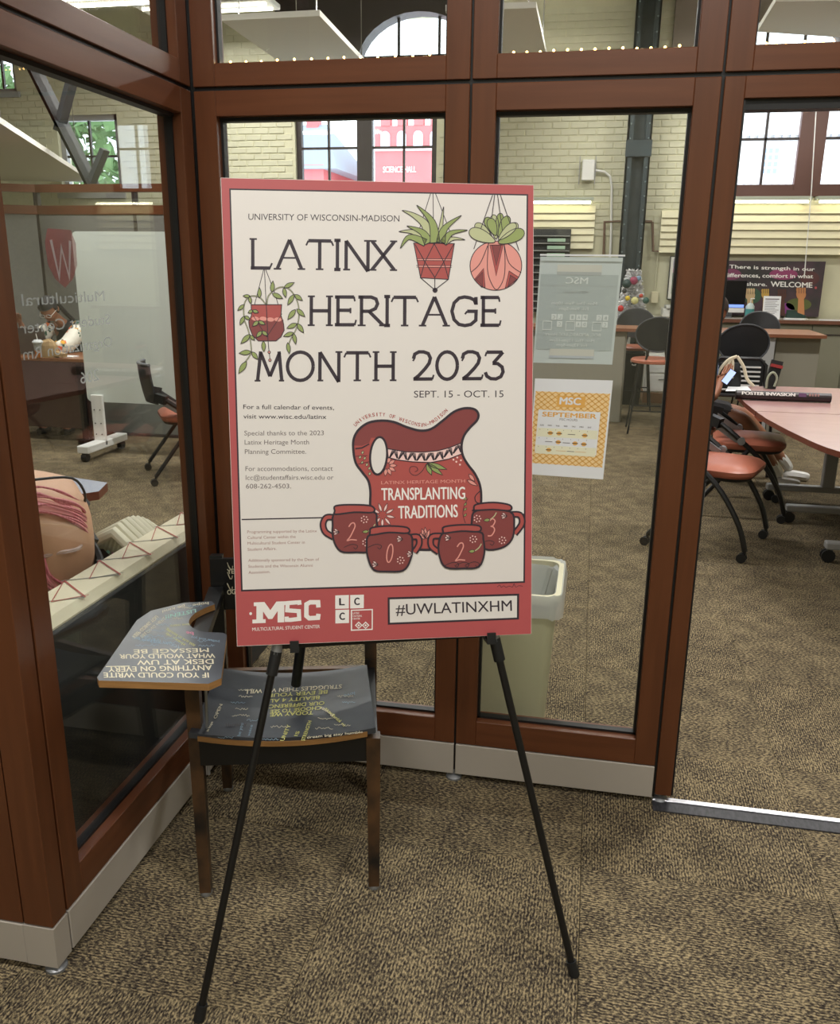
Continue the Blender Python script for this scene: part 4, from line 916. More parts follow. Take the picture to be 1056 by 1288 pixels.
for y in (712, 724, 738): a.line([(289+2*math.cos(t)*1.6+rs.uniform(-.4, .4), y+4.6*math.sin(t*1.5)) for t in [i*.7 for i in range(10)]], .9, ink, 0)
a.text('OG', (286, 748), (296, 747), 6, ink, 0, .03); a.text('YES', (286, 722), (298, 721), 6, ink, 0, .03); a.build('back_handwriting', None, sc_, kind='stuff')

# =================================================================== WASTE BIN behind the glass
t = thing('waste_bin', 'beige rectangular waste bin with white liner behind the middle glass', 'waste bin', (-.21, 2.62, 0))
bx0, bx1, by0, by1, bh_ = -.375, -.045, 2.45, 2.80, .565
def rr(x0, x1, y0, y1, r, z, n=4):
    out = []
    for cx_, cy_, a0 in ((x1-r, y1-r, 0), (x0+r, y1-r, PI/2), (x0+r, y0+r, PI), (x1-r, y0+r, 1.5*PI)):
        for i in range(n+1): t_ = a0+PI/2*i/n; out.append((cx_+r*math.cos(t_), cy_+r*math.sin(t_), z))
    return out
def loft(rings, m=None, capb=True, capt=False):
    k = B(); n = len(rings[0]); vs = [p for r in rings for p in r]; fs = []
    for i in range(len(rings)-1):
        for j in range(n): fs.append((i*n+j, i*n+(j+1) % n, (i+1)*n+(j+1) % n, (i+1)*n+j))
    if capb: fs.append(tuple(range(n-1, -1, -1)))
    if capt: fs.append(tuple((len(rings)-1)*n+j for j in range(n)))
    k.add(vs, fs, m); return k
e = .035
loft([rr(bx0+e, bx1-e, by0+e, by1-e, .03, 0), rr(bx0+.008, bx1-.008, by0+.008, by1-.008, .04, bh_-.03), rr(bx0+.012, bx1-.012, by0+.012, by1-.012, .038, bh_-.03), rr(bx0+e+.006, bx1-e-.006, by0+e+.006, by1-e-.006, .03, .012)], None, True, True).build('bin_body', binm, t, True)
loft([rr(bx0-.002, bx1+.002, by0-.002, by1+.002, .045, bh_-.03), rr(bx0-.006, bx1+.006, by0-.006, by1+.006, .045, bh_-.012), rr(bx0-.002, bx1+.002, by0-.002, by1+.002, .045, bh_), rr(bx0+.014, bx1-.014, by0+.014, by1-.014, .036, bh_), rr(bx0+.012, bx1-.012, by0+.012, by1-.012, .036, bh_-.03)], None, False).build('bin_rim', mat('cream_bin_rim', (214, 208, 178), .4), t, True)
def wob(r, a_): return [(p[0]+rs.uniform(-a_, a_), p[1]+rs.uniform(-a_, a_), p[2]+rs.uniform(-a_, a_)*1.5) for p in r]
loft([wob(rr(bx0-.008, bx1+.008, by0-.008, by1+.008, .045, bh_-.075, 7), .004), wob(rr(bx0-.010, bx1+.012, by0-.010, by1+.010, .045, bh_-.03, 7), .003), wob(rr(bx0-.006, bx1+.008, by0-.006, by1+.006, .045, bh_+.006, 7), .002), wob(rr(bx0+.02, bx1-.02, by0+.02, by1-.02, .04, bh_-.02, 7), .006), wob(rr(bx0+.05, bx1-.05, by0+.05, by1-.05, .04, bh_-.2, 7), .018), wob(rr(bx0+.07, bx1-.07, by0+.07, by1-.07, .04, .12, 7), .02)], None, False).build('liner_bag', liner, t, True)

# =================================================================== PAPERS taped to the middle glass
def sheet(name, label, cs, y, m, cat='paper', th_=.0006):
    P = [ony(u, v, y) for u, v in cs]; t = thing(name, label, cat, P[0])
    k = B(); k.add(P+[p+(0, -th_, 0) for p in P], [(3, 2, 1, 0), (4, 5, 6, 7), (0, 1, 5, 4), (1, 2, 6, 5), (2, 3, 7, 6), (3, 0, 4, 7)]); k.build('sheet', m, t); return t
yg = 2.3325
cal = sheet('september_calendar', 'white sheet with orange September hours calendar taped to the middle glass', [(672.6, 476), (770.5, 478.6), (758.2, 603), (665, 596.4)], yg, paper)
org = mat('print_orange', (226, 172, 88), .6); orl = mat('print_pale_orange', (238, 206, 150), .6); ylw = mat('print_pale_yellow', (230, 228, 200), .6)
def quad(cs): # bilinear chart on four photo corners (tl,tr,br,bl)
    A0 = [ony(u, v, yg-.0008) for u, v in cs]
    return lambda s_, r_: A0[0]*(1-s_)*(1-r_)+A0[1]*s_*(1-r_)+A0[2]*s_*r_+A0[3]*(1-s_)*r_
ch = quad([(673.5, 492), (767, 495.4), (757, 588), (665.6, 582)]); a = Art(ch, (0, -1, 0), .00012)
a.rect(0, 0, 1, 1, orl, 0)
for i in range(-16, 28):
    for s_ in (1, -1):
        x0_ = i/11.; x1_ = x0_+s_*14/11.; p0, p1 = (x0_, 0.), (x1_, 1.)
        def clip(p, q):
            (x, y), (X, Y) = p, q
            if max(x, X) < 0 or min(x, X) > 1: return None
            f = lambda xx: (xx, y+(Y-y)*(xx-x)/(X-x))
            if x < 0: p = f(0)
            if x > 1: p = f(1)
            if X < 0: q = f(0)
            if X > 1: q = f(1)
            return p, q
        c = clip(p0, p1)
        if c: a.line(list(c), .013, org, 1)
a.rect(.3, .05, .68, .2, org, 2); a.rect(.06, .25, .9, .84, paper, 2)
U_ = (0, -1)
a.text('MSC', (.34, .165), (.62, .165), .095, paper, 3, .06, up=U_); a.text('SEPTEMBER', (.12, .34), (.85, .34), .062, org, 3, .07, up=U_); a.text('MSC HOURS', (.36, .385), (.6, .385), .032, gry, 3, up=U_)
for r_ in (.5, .74): a.rect(.07, r_, .89, r_+.12, ylw, 3)
for i, d_ in enumerate(('SUN', 'MON', 'TUE', 'WED', 'THU', 'FRI', 'SAT')): a.text(d_, (.1+i*.108, .47), (.15+i*.108, .47), .018, gry, 4, .04, up=U_)
for i in range(7):
    for r_ in (.515, .635, .755): a.rect(.1+i*.108, r_, .107+i*.108, r_+.01, gry, 5)
for x_, y_ in ((.25, .565), (.37, .565), (.72, .575), (.37, .685), (.6, .69), (.72, .695), (.25, .80)): a.ell((x_, y_), .034, .028, org, 5, 0, 12); a.rect(x_-.04, y_-.005, x_+.04, y_+.005, dk, 6)
for x_, y_ in ((.54, .57), (.24, .685), (.48, .69), (.55, .805)): a.rect(x_-.05, y_-.004, x_+.05, y_+.004, gry, 6)
a.rect(.35, .803, .49, .808, org, 5); a.rect(.61, .803, .76, .808, org, 5)
a.build('calendar_print', None, cal, kind='stuff')
hrs = sheet('opening_hours_sheet', 'pale grey hours sheet seen from its back, taped to the middle glass above the calendar', [(679.3, 322.8), (783.2, 324), (769.6, 458.6), (670.3, 456)], 2.348, mat('sheet_back', (200, 207, 207), .5), 'paper')
yg = 2.3475
ch = quad([(679.3, 322.8), (783.2, 324), (769.6, 458.6), (670.3, 456)]); a = Art(ch, (0, -1, 0), .0003)
sh1 = mat('showthrough_grey', (176, 184, 184), .5); sh2 = mat('showthrough_pale', (220, 224, 223), .5); sh3 = mat('showthrough_mid', (176, 180, 180), .5); tapem = mat('masking_tape', (206, 204, 196), .5)
a.rect(.02, .16, .97, .87, sh1, 0); a.rect(.02, .26, .97, .265, sh3, 1); a.rect(.22, .07, .76, .135, tapem, 2); a.rect(.22, .135, .76, .165, sh3, 2); a.rect(.2, .86, .76, .925, tapem, 2); a.rect(.2, .925, .76, .95, mat('tape_shade_blue', (186, 192, 200), .5), 2)
def mt(s_, c, y_, w_, h_, m_=sh2): a.text(s_, (c+w_/2, y_), (c-w_/2, y_), h_, m_, 3, .03, up=U_)
mt('MSC', .47, .245, .27, .06); mt('MSC Hours:', .47, .33, .3, .022, sh3); mt('Mon-Thu: 9am-10pm', .46, .44, .56, .028); mt('Fri: 9am-5pm', .46, .49, .36, .028); mt('BCC, APIDASC, LCC Hours:', .47, .735, .7, .028); mt('Mon-Thu: 12pm-10pm', .47, .79, .56, .026); mt('Fri: 12pm-5pm', .47, .835, .38, .026)
for bx_, cells in ((.13, (('C', .06, .53), ('L', .135, .53), ('C', .135, .595))), (.42, (('I', 0, .53), ('A', .08, .53), ('P', .155, .53), ('D', .155, .595), ('A', .08, .595))), (.73, (('C', .02, .53), ('B', .1, .53), ('C', .1, .595)))):
    for c_, dx_, y_ in cells: a.rect(bx_+dx_, y_, bx_+dx_+.065, y_+.055, sh2, 3); a.text(c_, (bx_+dx_+.047, y_+.042), (bx_+dx_+.02, y_+.042), .03, sh1, 5, .05, up=U_)
    x_ = bx_-.04 if bx_ < .7 else bx_-.02; a.line([(x_, .6), (x_+.11, .6), (x_+.11, .68), (x_, .68)], .008, sh2, 3, True)
a.build('showthrough_print', None, hrs, kind='stuff')
# clear tape along the top of the hours sheet
k = B(); p, q = ony(679, 320.5, 2.333), ony(786, 321.5, 2.333); k.bar(p, q, .0008, .004); k.build('tape_strip', paper, hrs)

# fairy lights lying on the rail behind the transom panes
def fairy(label, u0, u1, vbase):
    P0 = ony(u0, vbase, 2.352); P1 = ony(u1, vbase, 2.352); x0_, x1_ = float(P0[0]), float(P1[0])
    t = thing('fairy_lights', label, 'string lights', (x0_, 2.355, 2.02), group=None)
    pts = [(x0_+(x1_-x0_)*i/40, 2.355+.006*math.sin(i*1.7), 2.0235+.004*abs(math.sin(i*.9))+.003) for i in range(41)]
    B().tube(pts, .0016, 5).build('wire', mat('clear_wire', (190, 176, 140), .4), t)
    for i in range(1, 40, 3): B().ball((pts[i][0], pts[i][1]-.003, pts[i][2]+.004), .0032, None, 8).build('bulb', mat('warm_led', (255, 196, 110), .4, emit=14), t)
fairy('warm fairy lights behind the transom over the poster', 282, 562, 76)
fairy('warm fairy lights behind the middle transom', 640, 872, 62)
fairy('warm fairy lights behind the transom over the doorway', 960, 1120, 56)

# =================================================================== HALL WALL FITTINGS
def slat_panel(label, x0, x1, z0, z1, n, lit):
    t = thing('slatted_heater_cover', label, 'wall panel', (x0, 11.42, z0)); cm = mat('cream_metal_slat', (214, 208, 176), .5)
    box('back_plate', (x0, 11.44, z0), (x1, 11.485, z1), cm, t)
    h = (z1-z0)/n
    for i in range(n):
        k = B(); za, zb_ = z0+i*h, z0+(i+1)*h-.006; k.add([(x0, 11.405, za), (x1, 11.405, za), (x1, 11.43, zb_), (x0, 11.43, zb_), (x0, 11.44, za), (x1, 11.44, za), (x1, 11.44, zb_), (x0, 11.44, zb_)], [(0, 1, 2, 3), (4, 7, 6, 5), (0, 4, 5, 1), (3, 2, 6, 7), (0, 3, 7, 4), (1, 5, 6, 2)]); k.build('slat', cm, t)
    if lit:
        f = thing('strip_light', label.replace('slatted cream cover', 'fluorescent strip above the slatted cover'), 'light', (x0, 11.35, z1+.04)); n_ = max(1, round((x1-x0)/1.15)); w_ = (x1-x0)/n_
        for i in range(n_):
            a, b = x0+i*w_+.03, x0+(i+1)*w_-.03
            B().box((a, 11.28, z1+.05), (b, 11.42, z1+.09), None, .004).build('housing', mat('pale_green_grey_metal', (170, 176, 160), .5), f)
            B().tube([(a+.03, 11.32, z1+.03), (b-.03, 11.32, z1+.03)], .014, 8).build('tube_lamp', emith, f, True)
slat_panel('slatted cream cover left of the steel column', -1.25, -.06, 1.76, 2.27, 6, True)
slat_panel('slatted cream cover just right of the steel column', .74, 1.27, 1.72, 2.21, 6, False)
slat_panel('slatted cream cover under the right-hand window', 1.36, 4.6, 1.71, 2.27, 6, True)
t = thing('literature_rack', 'dark rack with pale shelf lips and green leaflets on the brick wall', 'rack', (-.8, 11.3, 1.0)); box('back_board', (-1.25, 11.36, .98), (-.34, 11.395, 1.99), mat('charcoal_board', (52, 54, 54), .6), t)
for i in range(11): box('shelf_lip', (-1.24, 11.28, 1.02+i*.088), (-.35, 11.36, 1.032+i*.088), mat('pale_lip', (150, 152, 146), .5), t)
for i in range(3): box('leaflet', (-.62, 11.265, 1.66+i*.088), (-.40, 11.28, 1.70+i*.088), mat('mint_leaflet', (170, 200, 176), .6), t)
for i in range(2): box('rack_leg', (-1.2+i*.8, 11.32, 0), (-1.16+i*.8, 11.36, .99), greyl, t)
t = thing('alarm_device', 'small white wall device with curved white conduit on the brick wall', 'wall device', ony(741, 214, 11.4)); p = ony(741, 214, 11.4)
B().box((p[0]-.09, 11.38, p[2]-.12), (p[0]+.06, 11.47, p[2]+.12), None, .01).build('device_body', white, t)
k = B(); k.tube([tuple(ony(u, v, 11.44)) for u, v in ((748, 214), (760, 216), (767, 222), (769, 235), (768, 300), (766, 340))], .014, 8); k.build('conduit', white, t, True)
for dx in (-.12, .07): k = B(); k.tube([(p[0]+dx, 11.42, p[2]-.16), (p[0]+dx, 11.42, p[2]+.16)], .006, 6); k.build('guard_wire', greyl, t, True)
t = thing('brown_pipe', 'thin brown pipe bending down either side of the steel column', 'pipe', ony(790, 278, 11.42)); rust = mat('brown_pipe_paint', (104, 78, 62), .6)
for pts in (((759, 320), (760, 279), (790, 278)), ((820, 279), (821, 316), (832, 316)), ((800, 278), (820, 279))): k = B(); k.tube([tuple(ony(u, v, 11.43)) for u, v in pts], .017, 8); k.build('pipe_run', rust, t, True)
t = thing('surface_conduit', 'thin cream conduit dropping to a wall outlet by the framed picture', 'wall outlet', ony(823, 380, 11.44)); k = B(); k.tube([tuple(ony(827, 318, 11.46)), tuple(ony(823, 366, 11.46))], .008, 6); k.build('conduit', creamw, t, True)
p = ony(823, 374, 11.45); B().box((p[0]-.045, 11.44, p[2]-.07), (p[0]+.045, 11.48, p[2]+.07), None, .006).build('outlet_plate', mat('ivory_plate', (216, 208, 176), .5), t)
p0, p1 = ony(838.5, 322, 11.42), ony(838, 377, 11.42)
t = thing('framed_poster', 'framed landscape poster half hidden behind the brown door post', 'picture', (p0[0], 11.42, p1[2])); X0, X1, Z0, Z1 = float(p1[0]), float(p1[0])+.44, float(p1[2]), float(p0[2])
box('frame', (X0, 11.42, Z0), (X1, 11.46, Z1), blackp, t); box('mount', (X0+.012, 11.415, Z0+.012), (X1-.012, 11.421, Z1-.012), mat('off_white_mount', (214, 212, 204), .6), t)
a = Art(lambda u, v: (X0+(X1-X0)*u, 11.414, Z0+(Z1-Z0)*v), (0, -1, 0), .0008)
a.rect(.1, .72, .9, .95, mat('print_lilac', (150, 140, 168), .6), 0); a.rect(.1, .62, .9, .72, mat('print_mauve', (172, 120, 150), .6), 0); a.rect(.1, .42, .9, .62, mat('print_dark_green', (58, 84, 66), .6), 0); a.rect(.1, .14, .9, .42, mat('print_grey_green', (130, 142, 124), .6), 0)
for i in range(5): a.ell((.25+.12*i, .32+.04*(i % 2)), .04, .05, MT['print_lilac'], 1)
a.text('THE', (.12, .05), (.3, .05), .04, dk, 0, .03, up=(0, 1)); a.build('print', None, t, kind='stuff')

# welcome board
Q1 = [ony(u, v, 11.43) for u, v in ((893, 328), (1038, 329), (1032, 398))]
bX0, bX1, bZ0, bZ1 = float(ony(898, 328, 11.43)[0]), float(Q1[1][0]), .985, float(Q1[1][2])
t = thing('welcome_board', 'dark painted welcome board with white brush lettering and raised hands', 'board', (bX0, 11.42, bZ0))
bpaint = mat('dark_multicolour_paint', (78, 56, 66), .5, noise=.6, nscale=3.2, rgb2=(48, 50, 48)); box('panel', (bX0, 11.42, bZ0), (bX1, 11.45, bZ1), bpaint, t)
def cb(u, v): return ony(u, v, 11.418)
a = Art(cb, (0, -1, 0), .001)
for x, y, rx, ry, c in ((985, 345, 18, 7, (140, 60, 100)), (945, 372, 12, 10, (60, 90, 70)), (1004, 383, 16, 8, (88, 96, 50)), (1018, 350, 12, 9, (84, 50, 50)), (990, 388, 9, 7, (130, 60, 130)), (920, 345, 12, 7, (120, 60, 90))): a.ell((x, y), rx, ry, mat('paint_patch_%d' % x, c, .6), 0)
a.build('paint_patches', None, t, kind='stuff')
a = Art(cb, (0, -1, 0), .0015)
wl_ = mat('white_brush_paint', (232, 232, 226), .5)
for s_, p0_, p1_, h_ in (('There is strength in our', (917, 337.5), (1024, 341), 4.6), ('differences, comfort in what', (911, 348.5), (1022, 350), 5), ('we share.', (921, 359), (964, 360), 4.6), ('WELCOME', (969, 360.5), (1021, 362), 6.6)): a.text(s_, p0_, p1_, h_, wl_, 0, .045)
a.ell((1025.5, 362), 1.6, 1.6, pr, 0); a.build('lettering', None, t)
for cx_, cy_, m_, s_ in ((943, 371, (214, 184, 140), 1), (962, 370, (196, 160, 80), .8), (983, 371, (84, 52, 44), .9), (1007, 370, (190, 130, 84), 1)):
    a = Art(cb, (0, -1, 0), .0022); hm = mat('painted_hand_%d' % cx_, m_, .6)
    a.poly([(cx_-3.4*s_, cy_+3), (cx_+3.4*s_, cy_+3), (cx_+4.4*s_, 397), (cx_-4.6*s_, 397)], hm, 0); a.ell((cx_, cy_), 6.2*s_, 7.2*s_, hm, 1)
    for i in range(4): a.ell((cx_-4.5*s_+3*i*s_, cy_-5.4*s_), 1.7*s_, 3*s_, hm, 2); a.line([(cx_-3*s_+3*i*s_, cy_-7*s_), (cx_-3*s_+3*i*s_, cy_-1)], .5, dk, 4)
    a.build('painted_hand', None, t)

# ---- cabinets, worktop and what stands on it
xs_ = [.62+.76*i for i in range(6)]
for i, x in enumerate(xs_[:-1]):
    t = thing('low_cabinet', ['grey-green low cabinet nearest the steel column', 'grey-green low cabinet below the framed picture side of the worktop', 'grey-green low cabinet under the computer', 'grey-green low cabinet below the welcome board right part', 'grey-green low cabinet at the right edge'][i], 'cabinet', (x, 10.95, 0), group='low cabinets under the window worktop')
    box('carcass', (x+.002, 10.96, 0), (x+.758, 11.38, .925), greyp2, t)
    for a_, b_ in ((.01, .375), (.385, .75)):
        d = box('door', (x+a_, 10.94, .08), (x+b_, 10.96, .80), greyp2, t, .004); 
        d2 = box('drawer', (x+a_, 10.94, .81), (x+b_, 10.96, .915), greyp2, t, .004); box('handle', (x+a_+.05, 10.93, .80), (x+b_-.05, 10.943, .812), darkst, d2)
o = thing('worktop', 'long brown-edged worktop below the window', 'worktop', (.6, 11.1, .93)); box('top_board', (.6, 10.9, .928), (4.5, 11.4, .965), mat('pale_worktop', (188, 182, 170), .4), o); box('edge_strip', (.6, 10.885, .926), (4.5, 10.9, .967), mat('brown_edge', (112, 72, 54), .5), o)
WZ = .9685
t = thing('desktop_computer', 'slim desktop computer with dark screen on the worktop', 'computer', (1.6, 11.15, WZ)); ix0, ix1 = 1.30, 1.77
box('screen', (ix0, 11.13, 1.085), (ix1, 11.16, 1.40), mat('screen_black', (12, 14, 20), .2), t, .004)
box('taskbar_glow', (ix0+.01, 11.127, 1.09), (ix1-.01, 11.1295, 1.125), mat('screen_blue', (120, 150, 225), .4, emit=.8), t); box('chin', (ix0, 11.13, 1.03), (ix1, 11.16, 1.084), white, t, .003)
B().lathe([(.008, 0), (.008, .002)], (1.54, 11.128, 1.055), 10).build('logo_dot', dk, t); k = B(); k.bar((1.54, 11.17, 1.04), (1.54, 11.22, WZ), .2, .012, None, (0, 1, 0)); k.build('stand', silver, t); box('foot', (1.44, 11.1, WZ), (1.64, 11.24, WZ+.008), silver, t)
p = ony(942, 392, 11.1); x = float(p[0])
t = thing('hand_sanitizer_bottle', 'clear pump bottle with teal label on the worktop', 'bottle', (x, 11.08, WZ)); B().lathe([(.045, 0), (.05, .01), (.05, .14), (.03, .17), (.015, .18)], (x, 11.08, WZ), 14, None, 1, .7).build('bottle_body', mat('milky_plastic', (190, 205, 205), .3), t, True); B().lathe([(.0515, .02), (.0515, .11)], (x, 11.08, WZ), 14, None, 1, .72).build('teal_label', mat('teal_label', (70, 140, 140), .5), t, True); k = B(); k.tube([(x, 11.08, WZ+.17), (x, 11.08, WZ+.23), (x+.04, 11.07, WZ+.23)], .007, 6); k.build('pump', white, t, True)
p0, p1 = ony(961, 373, 11.05), ony(979, 397, 11.05)
t = thing('sign_holder', 'clear stand with a white printed notice on the worktop', 'sign', (p0[0], 11.05, WZ)); k = B(); A0, A1 = float(p0[0]), float(p1[0])+.01; k.add([(A0, 11.03, WZ), (A1, 11.03, WZ), (A1, 11.09, 1.23), (A0, 11.09, 1.23), (A0, 11.035, WZ), (A1, 11.035, WZ), (A1, 11.095, 1.23), (A0, 11.095, 1.23)], [(3, 2, 1, 0), (4, 5, 6, 7), (0, 1, 5, 4), (1, 2, 6, 5), (2, 3, 7, 6), (3, 0, 4, 7)]); k.build('notice', paper, t)
k = B(); 
for i in range(9): zz_ = 1.19-i*.02; yy_ = 11.03+.06*(zz_-WZ)/(1.23-WZ)-.0015; k.box((A0+.02, yy_, zz_), (A1-.02-(i % 3)*.02, yy_+.001, zz_+(.012 if i == 0 else .005)))
k.build('print_lines', gry, t, kind='stuff')
x = float(ony(1000, 392, 11.05)[0])
t = thing('sneaker', 'small dark green and white shoe-shaped ornament on the worktop', 'ornament', (x, 11.0, WZ)); k = B(); k.prism([(x-.12, 10.97), (x+.1, 10.96), (x+.13, 11.0), (x+.1, 11.05), (x-.12, 11.05)], WZ, WZ+.02); k.build('sole', white, t)
loft([[(x+a_*sx_-.0+ox, 11.005+b_, WZ+z_) for a_, b_ in ((-.11, -.035), (0, -.04), (.1, -.03), (.12, 0), (.1, .035), (0, .04), (-.11, .035))] for z_, sx_, ox in ((.02, 1, 0), (.05, .95, -.003), (.08, .55, -.045), (.11, .4, -.06))], None, True, True).build('upper', mat('dark_green_leather', (38, 62, 56), .5), t, True)
for i, (u0, u1, lab) in enumerate(((985, 1007, 'loose white papers beside the shoe ornament'), (1030, 1056, 'stack of white papers at the right end of the worktop'), (944, 956, 'crumpled white paper by the sanitizer bottle'))):
    a_, b_ = float(ony(u0, 397, 10.97)[0]), float(ony(u1, 397, 10.97)[0]); o = box('paper_sheets', (a_, 10.90, WZ), (b_, 10.955, WZ+.012), paper); tag(o, lab, 'paper')
p = ony(850, 388, 11.1)
t = thing('printer', 'low white printer with paper trays behind the brown door post', 'printer', (p[0], 11.1, WZ)); px_ = float(p[0])-.16
B().box((px_, 10.98, WZ), (px_+.46, 11.36, WZ+.10), None, .01).build('printer_body', white, t); B().box((px_+.03, 10.94, WZ+.10), (px_+.46, 11.3, WZ+.135), None, .008).build('lid', mat('pale_grey_plastic', (200, 202, 198), .4), t); B().box((px_+.26, 10.93, WZ+.04), (px_+.46, 10.99, WZ+.055)).build('tray', blackp, t)
# white tinsel tree with ornaments
tx, ty = .43, 10.74
t = thing('white_tinsel_tree', 'small white tinsel tree hung with coloured ornaments', 'tree', (tx, ty, 0)); k = B()
k.lathe([(.14, 0), (.14, .02), (.02, .03), (.02, .8)], (tx, ty, 0), 12); k.build('stand', white, t)
k = B()
for i in range(2600):
    z = random.uniform(.78, 1.50); r = (.17*(1-(z-.78)/.80)+.03)*random.uniform(.3, 1); an = random.uniform(0, 2*PI); c = np.array([tx+r*math.cos(an), ty+r*math.sin(an), z]); o_ = np.array([math.cos(an), math.sin(an), random.uniform(-.3, .6)])*.045; s_ = np.array([-math.sin(an), math.cos(an), random.uniform(-1, 1)])*.0095
    k.add([c-s_, c+s_, c+o_+s_, c+o_-s_], [(0, 1, 2, 3)])
k.build('tinsel_needles', mat('white_tinsel', (246, 246, 248), .4), t, kind='stuff')
for i, (u, v, c, r) in enumerate(((788, 357, (30, 60, 60), 5.5), (797, 353, (150, 60, 90), 5), (812, 378, (50, 90, 80), 4), (780, 388, (196, 40, 40), 4), (798, 378, (220, 216, 150), 4.6), (789, 375, (230, 200, 60), 3), (806, 372, (200, 70, 50), 2.4), (785, 366, (60, 60, 60), 3), (803, 350, (120, 150, 180), 3), (794, 393, (180, 60, 60), 3))):
    p = ony(u, v, ty-.19); B().ball(p, r/1079*10.2, None, 12, (1, .5, 1)).build('ornament', mat('ornament_%d' % i, c, .35), t, True)
# small things under the back worktop
t = thing('recycling_bin', 'black recycling bin with white arrows under the worktop', 'recycling bin', (.48, 10.34, 0)); loft([rr(.38, .58, 10.24, 10.44, .02, 0), rr(.36, .61, 10.21, 10.47, .02, .6), rr(.375, .595, 10.23, 10.45, .02, .6), rr(.39, .57, 10.26, 10.42, .02, .02)], None, True, True).build('bin_body', blackp, t, True)
a = Art(lambda u, v: (.49+u, 10.214, .5+v), (0, -1, 0), .002)
for i in range(3):
    t0 = PI/2+2*PI*i/3; a.line([(.035*math.cos(t0+s), .04*math.sin(t0+s)) for s in (.25, .8, 1.4)], .014, whp, 0); q = t0+1.65; a.poly([(.035*math.cos(q)+.012*math.cos(q+1.57), .04*math.sin(q)+.012*math.sin(q+1.57)), (.022*math.cos(q-.3), .024*math.sin(q-.3)), (.05*math.cos(q-.3), .055*math.sin(q-.3))], whp, 0)
a.build('recycling_symbol', None, t)
t = thing('drawer_unit', 'white two-drawer unit on a wooden board behind the bar stool', 'drawers', (.84, 10.7, 0)); box('carcass', (.64, 10.52, .12), (1.1, 10.86, .56), white, t)
for z in (.13, .35): d = box('drawer', (.65, 10.505, z), (1.09, 10.52, z+.2), white, t, .004); box('handle', (.8, 10.495, z+.14), (.94, 10.506, z+.15), silver, d)
o = box('base_board', (.63, 10.45, 0), (1.15, 10.9, .119), mat('wood_board', (130, 92, 60), .6)); o.location = (0, 0, 0); tag(o, 'low wooden board under the white drawer unit', 'board')

# ---- tall desks
def desk(label, top, panel, legs):
    t = thing('high_desk', label, 'desk', (top[0][0], top[0][1], 0)); B().prism(top, .92, .95, mat('desk_edge', (126, 78, 52), .45), lamdesk).build('desk_top', None, t)
    for a_, b_ in panel: box('modesty_panel', (a_[0], a_[1], .0), (b_[0], b_[1], .92), greyp, t, .003)
    for x, y in legs: box('leg_column', (x-.06, y-.06, 0), (x+.06, y+.06, .92), greyl, t, .004)
    return t
desk('tall desk with brown top and grey front panel behind the papers', [(-1.5, 8.9), (.98, 8.96), (.98, 9.5), (-1.5, 9.5)], [((-1.45, 9.0), (.33, 9.03)), ((.30, 9.03), (.345, 9.45))], [(.9, 9.4)])
q0, q1, q2 = onz(1040, 422, .95), onz(1007, 414.5, .95), onz(915, 421.5, .95)
desk('tall desk with brown top in front of the welcome board', [(float(q2[0])-.12, float(q0[1])), (float(q0[0]), float(q0[1])), (float(q0[0])+.02, float(q1[1])), (float(q2[0])-.12, float(q1[1]))], [((float(ony(976, 430, float(q0[1])+.15)[0]), float(q0[1])+.15), (float(ony(1032, 430, float(q0[1])+.15)[0]), float(q0[1])+.2))], [(float(ony(965, 430, float(q0[1])+.1)[0]), float(q0[1])+.1)])

# ---- oval-back stools
seatk = mat('black_seat_shell', (30, 31, 34), .4)
def oval_stool(label, loc, rz):
    t = thing('bar_stool', label, 'stool', (loc[0], loc[1], 0), rz, 'oval-backed stools at the tall desks')
    def bf(u, v):
        a = 2*PI*u; r = v; x = .2*r*math.cos(a); z = .94+.155*r*math.sin(a); return (x, -.22+.9*x*x*1.0-.12*(z-.94), z)
    k = B(); k.grid(bf, 28, 4, None, (0, .012, 0)); k.build('backrest', seatk, t, True)
    k = B(); k.tube([bf(i/28, 1.02) for i in range(29)], .008, 6); k.build('back_rim', mat('dark_grey_rim', (70, 72, 76), .35), t, True)
    for s in (-1, 1): k = B(); k.tube([(s*.07, -.2, .82), (s*.09, -.19, .72), (s*.1, -.1, .665)], .01, 6); k.build('back_support', blackm, t, True)
    B().lathe([(.17, .66), (.21, .668), (.215, .69), (.2, .705), (.0, .71)], (0, 0, 0), 24, None, 1.05, 1).build('seat', terra, t, True)
    for sx in (-1, 1):
        for sy in (-1, 1): k = B(); k.tube([(sx*.14, sy*.13, .66), (sx*.21, sy*.2, 0.0)], .009, 6); k.build('leg', blackm, t, True)
    q = .185; k = B(); k.tube([(-q, -q+.01, .22), (q, -q+.01, .22), (q, q-.01, .22), (-q, q-.01, .22), (-q, -q+.01, .22)], .007, 6); k.build('foot_ring', blackm, t, True)
    return t
s0 = oval_stool('black oval-backed stool in front of the desk behind the papers', (.60, 8.55), 0)
dup(s0, (.47, 9.95, 0), PI, 'black oval-backed stool beyond the desk behind the papers')
yc_ = 7.75; dup(s0, (float(ony(929, 428, yc_)[0]), yc_, 0), .05, 'black oval-backed stool right of the door post, in front of its desk')
dup(s0, (float(ony(960, 402, 9.7)[0]), 9.7, 0), PI, 'black oval-backed stool beyond the desk at the welcome board')

